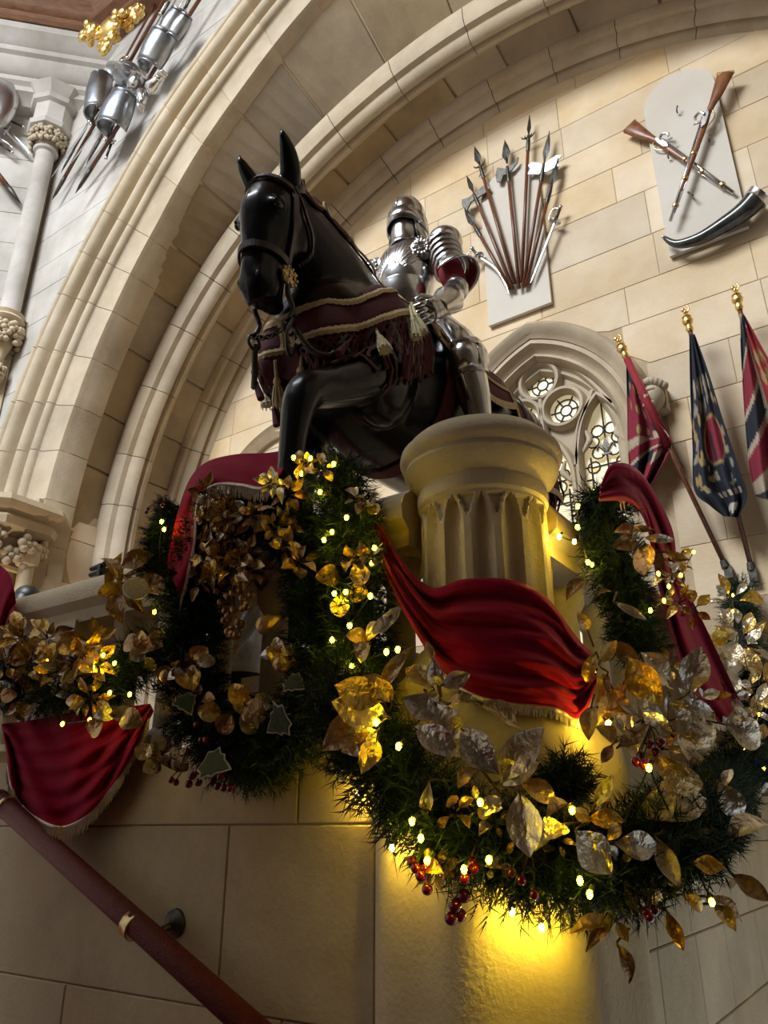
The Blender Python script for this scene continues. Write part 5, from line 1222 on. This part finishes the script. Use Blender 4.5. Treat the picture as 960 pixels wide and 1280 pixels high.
traced_spray('magnolia_spray', 'champagne and gold magnolia spray climbing beside the long red drape', 'magnolia sprays behind the newel', [(786,820,826,882,'g',.62),(861,866,876,808,'c',.62),(843,922,803,890,'c',.55),(861,940,892,902,'c',.75),(904,905,953,934,'c',.6),(893,890,835,880,'c',.4),(771,935,812,905,'g',.4),(771,925,746,908,'b',.5),(766,930,752,955,'b',.5),(782,850,765,890,'b',.5),(800,815,840,850,'c',.55),(838,868,812,850,'c',.6),(848,920,862,950,'c',.6)], .18)
traced_spray('bronze_leaf_spray', 'bronze leaf spray with curling tips on the pine below the window', 'magnolia sprays behind the newel', [(805,676,807,721,'b',.6),(808,680,830,713,'b',.5),(797,677,765,683,'b',.6),(797,664,768,664,'b',.55),(790,660,818,662,'b',.35),(803,672,845,675,'c',.3),(830,690,862,700,'g',.4),(735,726,707,748,'b',.5),(767,752,809,775,'c',.25),(745,745,765,738,'b',.4)], .22)
traced_spray('leaf_spray', 'gold leaf spray glowing beside the right end of the red swag', 'magnolia sprays behind the newel', [(735,790,722,765,'g',.5),(745,815,735,860,'g',.4),(760,840,745,880,'g',.5),(770,870,748,905,'g',.5),(757,860,790,895,'g',.45),(748,830,770,800,'g',.5),(740,880,735,925,'g',.5),(765,800,800,830,'b',.5)], .12)
# round leaved sprigs
def discs(label, group, pts, mn, size=26, o=.20, stem=None, name='round_leaf_sprig', wk=.85, kind='round'):
    L = []
    cx = sum(p[0] for p in pts)/len(pts); cy = sum(p[1] for p in pts)/len(pts)
    for x, y in pts:
        a = math.atan2(y-cy, x-cx)+rl.uniform(-.5, .5); L.append((x-math.cos(a)*size/2, y-math.sin(a)*size/2, x+math.cos(a)*size/2, y+math.sin(a)*size/2, mn if isinstance(mn, str) and len(mn) == 1 else rl.choice(mn), wk))
    return traced_spray(name, label, group, L, o, kind, wk)
discs('gold round leaf sprig with veined discs on the upright pine garland', 'round sprigs', [(435,698),(410,720),(450,718),(447,741),(425,758)], 'g', 28)
discs('gold oval sprig low on the upright pine garland', 'round sprigs', [(447,798),(468,790),(455,815)], 'g', 28)
discs('ivory leaf sprig with split tips on the upright pine garland', 'round sprigs', [(478,782),(490,772)], 'c', 34, wk=.45)
discs('bronze round leaf sprig at the left foot of the wreath', 'round sprigs', [(180,940),(190,958),(208,935),(212,950),(225,955),(197,930)], 'cgb', 24)
discs('gold round leaf sprig on the wreath beside the dark opening', 'round sprigs', [(249,817),(240,835),(258,828),(236,850),(220,845),(206,842)], 'cgb', 24)
discs('bronze round leaf sprig at the foot of the wreath', 'round sprigs', [(303,880),(318,890),(282,905),(298,868),(330,880),(310,905),(262,890)], 'bgc', 30)
discs('pale gold flower-like sprig on the right side of the wreath', 'round sprigs', [(343,816),(349,822),(358,812),(337,820),(348,808),(362,826)], 'cg', 24, wk=.7)
discs('round leaf sprig left of the wreath near the bronze ribbon leaves', 'round sprigs', [(178,800),(190,810),(196,795),(172,818),(185,830),(165,805)], 'cgb', 24)
discs('copper round leaf sprig above the left red swag', 'round sprigs', [(130,895),(150,890),(120,910),(165,900)], 'cg', 26)
traced_spray('bronze_leaf_spray', 'large curled bronze leaf spray at the left end of the coping', 'curled bronze leaves', [(150,738,128,694,'b',.35),(155,728,122,745,'b',.75),(150,718,206,728,'b',.62),(145,742,152,778,'b',.6),(150,708,192,692,'b',.55),(132,740,152,690,'b',.3),(180,715,205,745,'b',.6),(152,745,180,765,'b',.5)], .2)
p = surf(170, 735, .26); hl_ = thing('honesty_disc', 'pale cream textured round seed disc among the curled bronze leaves', 'ornament', p)
obj('disc', MB().lathe([(.001,.004),(.03,.004),(.042,.001),(.043,-.002),(.001,-.003)], p, nrm(TOCAM(p)+V3((.1,0,.5))), 22), mat('cream disc', (.72,.66,.52), .6, 0, (.82,.78,.66), 60, .6, 90), hl_, 40); obj('stalk', MB().tube([p, p-UPV*.05+V3((0,.03,0))], .003, 5), M['vine'], hl_)
# small leaf sprigs scattered through the clusters
def scatter(label, group, box, n, size, mats, kind, o=.18, per=7, seed=1, name='small_leaf_sprig'):
    r_ = random.Random(seed)
    for i in range(n):
        cx, cy = r_.uniform(box[0], box[2]), r_.uniform(box[1], box[3]); L = []; a0 = r_.uniform(0, 6.28); pn = max(4, per+r_.choice((-1, 0, 1))); mc = r_.choice(mats)
        for k in range(pn):
            a = a0+2*PI*k/pn+r_.uniform(-.35, .35); s0 = size*.25; s1 = size*r_.uniform(.8, 1.25)
            L.append((cx+math.cos(a)*s0, cy+math.sin(a)*s0, cx+math.cos(a)*s1, cy+math.sin(a)*s1, mc if r_.random() < .85 else r_.choice(mats), r_.uniform(.38, .6)))
        traced_spray(name, ('mostly %s %s-leaf sprig ' % ({'c': 'champagne', 'g': 'gold', 'b': 'bronze'}[mc], {4: 'four', 5: 'five', 6: 'six', 7: 'seven', 8: 'eight'}[pn]))+label, group, L, o+r_.uniform(-.04, .04), kind)
scatter('in the gilded bunch crowning the wreath', 'sprigs in the gilded bunch', (245,612,375,735), 34, 23, 'ggbbbbc', 'slim', .20, 7, 3)
scatter('along the horizontal left garland', 'sprigs on the left garland', (0,795,120,890), 22, 30, 'ggccb', 'slim', .18, 7, 4)
scatter('on the garland below the flags', 'sprigs below the flags', (905,735,960,940), 14, 34, 'cgcg', 'magnolia', .12, 6, 5)
scatter('tucked into the wreath', 'sprigs on the wreath', (205,770,260,900), 5, 18, 'bbg', 'round', .18, 5, 6)
scatter('on the upright garland beside the newel', 'sprigs on the upright garland', (395,600,470,700), 5, 17, 'gcg', 'round', .20, 5, 7)
scatter('under the newel garland front', 'sprigs on the newel garland', (520,1000,640,1090), 4, 26, 'bgb', 'magnolia', .18, 5, 8)
scatter('beside the red drape behind the newel', 'sprigs behind the newel', (830,690,870,860), 6, 22, 'ggc', 'magnolia', .18, 5, 9)
scatter('under the beaded fringe', 'sprigs under the beaded fringe', (330,590,350,630), 2, 20, 'ccg', 'slim', .24, 6, 10)
# gilded flower, fruit and grapes
c = surf(285, 645, .22); nn = nrm(TOCAM(c)+UPV*.2); x_ = nrm(np.cross(nn, UPV)); y_ = np.cross(nn, x_)
fl = thing('gilded_flower', 'gilded sunflower with narrow petals in the bunch crowning the wreath', 'flower', c)
obj('centre', MB().ell(c, (.022,.022,.022), 12, 8), M['bronzeleaf'], fl, True)
for k in range(26):
    a = 2*PI*k/13+(.24 if k > 12 else 0); q = x_*math.cos(a)+y_*math.sin(a); add_leaf(fl, c+q*.016-nn*.004*(k > 12), c+q*(.062 if k < 13 else .072)+nn*(.012 if k < 13 else -.006), .018, 'slim', 'goldleaf' if k % 2 else 'bronzeleaf', .1).name = 'petal'
def fruit(name, label, px, r, elong=1.0, o=.22):
    c = surf(*px, o); t_ = thing(name, label, 'fruit', c-UPV*r); ax = nrm(np.array([.6,.3,.35]))
    obj('flesh', MB().lathe([(.001,-r*1.0),(r*.6,-r*.9),(r*.98,-r*.35),(r,0),(r*.85,r*.55*elong),(r*.5,r*1.0*elong),(r*.28,r*1.35*elong),(.001,r*1.45*elong)] if elong > 1 else [(.001,-r*.8),(r*.5,-r*.92),(r*.92,-r*.45),(r,0),(r*.9,r*.5),(r*.5,r*.85),(.001,r*.7)], c, ax, 18), M['pear'], t_, True)
    obj('stalk', MB().tube([c+ax*r*(1.4*elong if elong > 1 else .7), c+ax*r*(1.9*elong if elong > 1 else 1.2)], .003, 6), M['vine'], t_)
fruit('gilded_pear', 'gilded pear on the right shoulder of the wreath', (332,781), .028, 1.3)
fruit('gilded_apple', 'shiny gilded apple in the bunch crowning the wreath', (267,685), .028)
fruit('gilded_apple', 'gilded apple low on the wreath under the pale sprig', (352,830), .026)
fruit('gilded_apple', 'dull gilded apple at the left of the wreath', (208,845), .022)
gr = thing('grape_bunch', 'bunch of bronze grapes hanging into the wreath opening', 'grapes', surf(290, 795, .2)); r_ = random.Random(5)
for k in range(34):
    v = r_.random()**.8; y = 738+58*v; x = 292+r_.uniform(-1, 1)*24*(1-.75*v)
    obj('grape', MB().ell(surf(x, y, .18+r_.uniform(-.015, .03)), .0115, 10, 7), M['bronzeleaf'], gr, True)
obj('stem', MB().tube([surf(292,728,.18), surf(292,760,.17)], .004, 6), M['vine'], gr)
# berries
def berries(label, pts, r=.012, o=.2, hook=None):
    P = [surf(x, y, o+rl.uniform(-.01, .02)) for x, y in pts]; top = np.mean(P, axis=0)+V3((0,.04,.06)); root = thing('berry_cluster', label, 'berries', min(P, key=lambda p: p[2]))
    for p in P:
        obj('berry', MB().ell(p, r, 12, 8), M['berry'], root, True); obj('stalk', MB().tube(smooth_path([p+UPV*r*.8, (p+top)/2+V3((0,.01,.01)), top], 6), .0018, 5), M['vine'], root)
berries('red berry cluster hanging alone below the newel garland', [(569,1132),(575,1144),(564,1148),(580,1120)], .0135, .14)
berries('red berry cluster at the lower left of the newel garland', [(520,1085),(532,1086),(526,1095),(534,1112),(516,1078)], .011)
berries('dark red berries hanging under the left foot of the wreath', [(240,970),(248,978),(243,965),(236,980),(247,963)], .012)
berries('dark red berries hanging under the right foot of the wreath', [(265,977),(272,983),(280,985),(288,985),(276,970)], .011)
berries('pair of dark berries hanging left of the wreath foot', [(214,975),(220,978)], .010)
berries('red berries beside the gold leaf behind the newel', [(802,945),(796,952),(812,930),(820,940),(826,928),(805,955)], .011)
berries('red berries inside the newel garland front', [(588,1078),(581,1098),(593,1085)], .011)
berries('red berries in the dark of the newel garland', [(652,1100),(668,1118),(640,1090)], .010)
berries('red berries low on the drooping spray', [(808,1140),(818,1138),(812,1146)], .010)
berries('dark berries on the tip of the short pine tuft', [(183,640),(185,636),(207,624),(203,632)], .008)
berries('red berries among the wreath needles at left', [(252,925),(234,940),(246,906),(258,925)], .011)
berries('red berries on the garland below the flags', [(925,945),(918,938),(930,952),(940,945)], .010, .12)
# ivy leaves with cream edges
IV = [(0,0),(.16,.10),(.30,.34),(.52,.20),(.60,.18),(.80,.06),(1,0)]
def ivy(label, base, tip, o=.24):
    B, T = surf(*base, o), surf(*tip, o+.02); x = T-B; L = np.linalg.norm(x); x /= L; z = nrm(TOCAM(B)+UPV*.2); z = nrm(z-x*(z @ x)); y = np.cross(z, x)
    root = thing('ivy_leaf', label, 'leaf', B, 'ivy leaves on the wreath'); half = [(0,0),(-.05,.22),(.12,.26),(.22,.38),(.38,.26),(.52,.26),(.62,.16),(.80,.10),(1,0)]
    def shape(k, zz): 
        up_ = [(.35+(u-.35)*k, v*k) for u, v in half]; return [B+x*L*u+y*L*v+z*zz for u, v in up_]+[B+x*L*u-y*L*v+z*zz for u, v in up_[-2:0:-1]]
    obj('cream_edge', MB().prism(shape(1.0, 0), z*.002), M['ivycream'], root)
    obj('blade', MB().prism(shape(.86, .003), z*.0015), M['ivyolive'], root)
    obj('stalk', MB().tube([B, B-x*.03-UPV*.01], .002, 5), M['vine'], root)
ivy('variegated ivy leaf at the right of the wreath', (360,850), (382,862)); ivy('larger variegated ivy leaf low on the right of the wreath', (358,893), (334,916)); ivy('variegated ivy leaf at the foot of the wreath', (255,952), (290,962))
ivy('small variegated ivy leaf at the left of the wreath', (228,870), (240,895))
# ---- velvet swags
def swag(label, top, bot, off, nu, nv, fold, name='velvet_swag', R=None, fr=None, frmat='fringe', along=True, seed=0):
    T, B = smooth_path(top, nu), smooth_path(bot, nu); G = []
    for j in range(nv):
        v = j/(nv-1); row = []
        for i in range(nu):
            u = i/(nu-1); x = T[i][0]+(B[i][0]-T[i][0])*v; y = T[i][1]+(B[i][1]-T[i][1])*v; oT = T[i][2]+(B[i][2]-T[i][2])*v
            row.append(surf(x, y, oT+fold(u, v), R))
        G.append(row)
    a = np.array([p for r in G for p in r]); root = thing(name, label, 'drapery', a.min(0))
    o = obj('cloth', MB().grid(G), M['velvet'], root, True); solid(o, .006)
    sm = o.modifiers.new('s', 'SUBSURF'); sm.levels = 1; sm.render_levels = 1
    if fr:
        L_, dens, u0, u1 = fr; edge = smooth_path(G[-1], dens); mb = MB(); r_ = random.Random(seed)
        for i, p in enumerate(edge):
            u = i/(dens-1)
            if u < u0 or u > u1: continue
            l = L_*r_.uniform(.85, 1.1); q = p+V3((r_.uniform(-.004,.004), r_.uniform(-.004,.004), -l)); mb.tube([p+UPV*.004, (p+q)/2+V3((r_.uniform(-.002,.002),0,0)), q], [.0022,.0026,.0014], 4)
        ff = obj('fringe', mb, M[frmat], root); ff['kind'] = 'stuff'
        obj('fringe_heading', MB().tube(edge[int(u0*(dens-1)):int(u1*(dens-1))+1:2] or edge, .005, 6), M[frmat], root)
    return root
def fold_main(u, v):
    e = math.sin(PI*u)**.6; ph = 2.2*math.sin(2.1*u+.5)+1.2*v
    def rg(x): return 1-2*abs(math.sin(x))**.7
    f = .021*rg(PI*(3.2*v+.40*ph))+.016*rg(PI*(5.7*v-.55*ph+.9*u)+1)+.007*math.sin(2*PI*(2.3*u+4*v))+.008*rg(PI*(9.5*v+2.2*u+.4*math.sin(7*u)))
    return f*(.5+.5*e)+.02*math.sin(PI*u)*math.sin(PI*v)
swag('large red velvet swag wrapped round the stone newel', [(464,632,.10),(484,672,.08),(512,712,.05),(542,735,.03),(580,724,.025),(640,725,.025),(682,746,.03),(716,790,.05),(744,822,.08)],
     [(472,690,.10),(490,735,.09),(520,790,.10),(552,838,.11),(590,868,.14),(640,880,.145),(690,886,.145),(725,897,.13),(746,852,.11)], 0, 90, 44, fold_main, R=.20, fr=(.022, 240, .38, .9))
def fold_left(u, v):
    w_ = abs(2*u-1); return .020*math.sin(2*PI*(2.2*(w_+.9*v)))*(.3+.7*w_)+.014*math.sin(2*PI*(3.9*(u-.25*v)+.6))*v+.012*math.sin(2*PI*(5.5*v+1.5*u))*math.sin(PI*u)+.03*math.sin(PI*u)*v
swag('red velvet swag with cream fringe sagging under the left garland', [(2,905,.06),(40,900,.07),(90,890,.08),(140,885,.08),(188,880,.07)], [(8,935,.06),(22,1000,.06),(80,1034,.06),(140,985,.06),(192,888,.07)], 0, 60, 30, fold_left, fr=(.045, 220, .1, .96), seed=2)
def fold_top(u, v): return .016*math.sin(2*PI*(1.7*u+.8*v))+.010*math.sin(2*PI*(1.2*v+2.5*u))+.012*math.sin(PI*v)
swag('red velvet drape with crystal beads over the top of the wreath', [(362,562,.06),(335,566,.08),(295,568,.10),(258,578,.12),(236,602,.13),(220,650,.14),(209,705,.14)], [(352,590,.20),(330,610,.22),(300,606,.22),(268,606,.22),(247,628,.21),(243,680,.20),(226,748,.18)], 0, 70, 20, fold_top, fr=(.045, 150, .06, 1.0), seed=3)
def fold_right(u, v): return .018*math.sin(2*PI*(1.6*v+.4*u))+.012*math.sin(2*PI*(2.7*v-.9*u)+1)
swag('long red velvet drape falling over the coping behind the newel', [(752,606,.10),(766,580,.12),(800,590,.12),(838,655,.12),(850,715,.11),(885,790,.10),(926,878,.10)], [(748,626,.12),(786,628,.14),(808,656,.14),(819,715,.13),(836,780,.12),(858,850,.11),(900,906,.10)], 0, 70, 18, fold_right, R=.3, fr=(.03, 120, .12, .25), seed=4)
swag('narrow red velvet drape at the far end of the left coping', [(-30,690,.08),(0,706,.08),(14,722,.08),(20,752,.08)], [(-30,785,.10),(-5,788,.10),(6,784,.10),(14,772,.10)], 0, 24, 14, fold_top)
# ---- fairy lights
def bulbs(label, pts, o=.22, bm_='bulb', fn=None):
    P = [fn(x, y) if fn else surf(x, y, o+rl.uniform(-.01, .015)) for x, y in pts]; root = thing('fairy_light_string', label, 'fairy lights', P[0])
    for p in P:
        b = obj('bulb', MB().ell(p, (.006,.006,.008), 8, 5), M[bm_], root, True)
        q = p+V3((rl.uniform(-.01,.01), .012, .014)); obj('socket', MB().tube([p+(q-p)*.4, q], .005, 6), M['wire'], b)
    for a, b in zip(P[:-1], P[1:]):
        m_ = (a+b)/2-TOCAM(a)*.11; obj('cable', MB().tube(smooth_path([a+V3((0,.012,.012)), a*.8+m_*.2-TOCAM(a)*.05, m_, b*.8+m_*.2-TOCAM(b)*.05, b+V3((0,.012,.012))], 10), .0022, 5), M['wire'], root)
bulbs('warm fairy lights strung down the upright garland beside the newel', [(367,572),(388,573),(417,580),(377,592),(400,615),(433,647),(415,665),(405,675),(418,742),(432,740),(463,745),(437,782),(415,800),(440,833),(483,815),(497,812)])
bulbs('warm fairy lights at the edge of the swag beside the newel', [(470,638),(468,685),(464,704)], .13)
bulbs('warm fairy lights strung along the newel garland', [(470,903),(498,933),(515,1027),(526,1048),(534,1076),(580,1087),(611,1075),(600,1003),(715,1013),(725,1101),(737,1118),(811,960),(890,1128)], .24)
bulbs('single warm fairy light hanging under the newel garland close to the stone', [(677,1160),(640,1140)], .05, 'bulb_bright')  # second bulb is assumed, added for the pool of light on the pier
bulbs('fairy light hanging beside the stone pier at the left of the newel garland', [(447,993),(490,1060)], .045, 'bulb_bright')  # second bulb is an assumed extra, put behind the garland to light the stone
bulbs('warm fairy lights beside the stone coping behind the newel', [(743,614),(722,633),(722,659),(735,703),(740,706)], .09)
bulbs('bright fairy lights glowing against the coping behind the newel', [(718,677),(699,671)], .07, 'bulb_bright', lambda x, y: onX(x, y, -.765))
bulbs('warm fairy lights on the pine behind the newel near the red drape', [(813,763),(830,751),(836,733),(823,717),(851,719),(867,690)], .22)
scatter('filling the garland beside the long red drape', 'filler sprigs behind the newel', (765,835,890,955), 6, 30, 'ccg', 'magnolia', .13, 5, 21)
scatter('filling the turn of the newel garland', 'filler sprigs at the garland turn', (865,985,950,1110), 4, 32, 'ccgb', 'magnolia', .15, 5, 22)
scatter('filling the middle of the newel garland', 'filler sprigs on the newel garland', (560,985,790,1085), 6, 26, 'cggb', 'magnolia', .15, 4, 23)
scatter('on top of the upright garland under the horse', 'sprigs under the horse', (375,565,415,590), 3, 17, 'g', 'round', .2, 5, 24)
bulbs('warm fairy lights on the garland below the flags', [(916,744),(916,764),(949,893),(931,938),(955,961)], .16)
bulbs('warm fairy lights strung on the left garland', [(61,826),(78,905),(112,900),(137,866),(162,868),(116,834),(143,829),(129,819)], .20)
bulbs('warm fairy lights on the short pine tuft', [(205,662),(202,652),(193,765)], .20)
bulbs('warm fairy light glowing behind the gold leaves beside the swag end', [(742,842),(738,870),(760,905)], .05, 'bulb_bright')
# ---- people glimpsed behind the balustrade
def person(label, x, y, top, z0, cols, face=0):
    root = thing('person', label, 'person', (x, y, z0)); H = top-z0; s = H/1.72
    def pt(a, b, c): 
        ca, sa = math.cos(face), math.sin(face); return np.array([x+s*(a*ca-b*sa), y+s*(a*sa+b*ca), z0+s*c])
    bd = MB(); up_ = (math.cos(face), math.sin(face), 0.01)
    def lim(pts, n=14):
        S = smooth_path([(*pt(*p[:3]), p[3]*s, p[4]*s) for p in pts], 20); bd.tube([q[:3] for q in S], [(float(q[3]), float(q[4])) for q in S], n, up=up_)
    lim([(0,0,.82,.11,.16),(0,0,.95,.115,.165),(0,0,1.1,.105,.145),(0,0,1.25,.12,.17),(0,0,1.38,.10,.185),(0,0,1.44,.06,.10),(0,0,1.50,.052,.055),(.01,0,1.56,.06,.06)])
    for q in (-1, 1):
        lim([(0,q*.09,.86,.095,.09),(.01,q*.10,.65,.075,.075),(.0,q*.10,.46,.058,.056),(-.01,q*.10,.30,.055,.05),(-.01,q*.10,.10,.038,.036),(.03,q*.10,.04,.05,.04)])
        lim([(.0,q*.19,1.38,.055,.05),(-.01,q*.24,1.20,.045,.043),(.0,q*.26,1.06,.040,.038),(.08,q*.24,.92,.032,.030),(.10,q*.235,.86,.026,.022)], 10)
        for k in range(4): bd.tube([pt(.10,q*.235,.87), pt(.125,q*(.225+.012*k-.01),.82), pt(.13,q*(.225+.012*k-.01),.775)], [.011*s,.010*s,.007*s], 6)
        bd.tube([pt(.10,q*.22,.88), pt(.13,q*.19,.85), pt(.135,q*.185,.82)], [.012*s,.010*s,.007*s], 6)
        bd.ell(pt(.06,q*.10,.03), (.12*s,.05*s,.035*s), 10, 8)
    bd.ell(pt(.015,0,1.61), (.095*s,.078*s,.115*s), 16, 12); bd.ell(pt(.105,0,1.59), (.018*s,.014*s,.026*s), 8, 6)
    for q in (-1, 1): bd.ell(pt(.0,q*.08,1.60), (.018*s,.010*s,.03*s), 8, 6)
    me = remeshed(bd, .012, 3)
    mats = cols['mats']; 
    for m_ in mats: me.materials.append(m_)
    me.update()
    for pl in me.polygons:
        cz = (pl.center[2]-z0)/s; cy = math.hypot(pl.center[0]-x, pl.center[1]-y)/s
        pl.material_index = 0 if (cz > 1.47 or (cy > .2 and cz < .93)) else 1 if cz > .84 else 2 if cz > .09 else 3
    me.transform(Matrix.Translation((-x, -y, -z0)))
    o = bpy.data.objects.new('body', me); C.objects.link(o); o.parent = root
    hair = MB().ell(pt(-.02,0,1.65), (.10*s,.09*s,.09*s), 14, 10).ell(pt(-.05,0,1.58), (.075*s,.088*s,.12*s), 14, 10)
    obj('hair', hair, cols['hair'], root, True)
    for q in (-1, 1): obj('eye', MB().ell(pt(.103,q*.033,1.615), (.008,.010,.007), 8, 6), M['black'], root, True)
    obj('mouth', MB().ell(pt(.098,0,1.545), (.008,.024,.006), 8, 6), mat('lips', (.35,.12,.10), .5), root, True)
skin = mat('skin', (.50,.30,.20), .55, 0, (.55,.34,.24), 10); dhair = mat('black hair', (.008,.007,.007), .45)
q = onY(36, 738, 3.05)
person('dark haired person standing on the landing behind the left coping', q[0], q[1], q[2]+.01, LZ, {'mats': [skin, mat('dark coat', (.03,.03,.035), .8), mat('dark trousers', (.015,.015,.018), .8), M['black']], 'hair': dhair}, 2.4)
q = dep(301, 830, 3.15)
person('person in pale grey jumper and black trousers glimpsed through the wreath', q[0], q[1], LZ+1.50, LZ, {'mats': [skin, mat('grey jumper', (.42,.42,.44), .9, 0, (.52,.52,.54), 40, .4, 120), mat('black trousers', (.012,.012,.014), .8), M['black']], 'hair': dhair}, -2.2)
a = onY(121, 716, 1.96); sp = thing('spotlight', 'small black twin tube spotlight lying on the left coping', 'spotlight', a-UPV*.02)
for dz in (.0, .028): obj('barrel', MB().lathe([(.001,-.045),(.011,-.045),(.012,.04),(.014,.05),(.001,.05)], a+UPV*dz, (1,0,.05), 14), M['black'], sp, 40)
obj('clamp', MB().box(a+V3((.03,0,.004)), (.02,.03,.06)), M['black'], sp)

# ---- assumed brass uplighter, unseen, added to brighten the leafy capital from below
u_ = V3((-6.75, 3.05, LZ)); ul = thing('assumed_uplighter', 'assumed brass floor uplighter on the landing below the leafy capital', 'lamp', u_)
obj('base', MB().lathe([(.001,0),(.13,0),(.13,.02),(.03,.04),(.02,.06)], u_, n=20), M['brass'], ul, 40)
obj('stem', MB().tube([u_+UPV*.05, u_+UPV*.75], .015, 10), M['brass'], ul, True)
obj('shade', MB().lathe([(.03,.75),(.08,.80),(.12,.92),(.115,.92),(.075,.81),(.001,.77)], u_, n=24), M['brass'], ul, 40)
ld = bpy.data.lights.new('assumed_uplighter_bulb', 'SPOT'); ld.energy = 60; ld.color = (1, .82, .52); ld.spot_size = 1.7; ld.shadow_soft_size = .04
lo = bpy.data.objects.new('assumed_uplighter_bulb', ld); C.objects.link(lo); lo.parent = ul; lo.location = (0, 0, .90); lo.rotation_euler = (PI-.25, 0, 0)
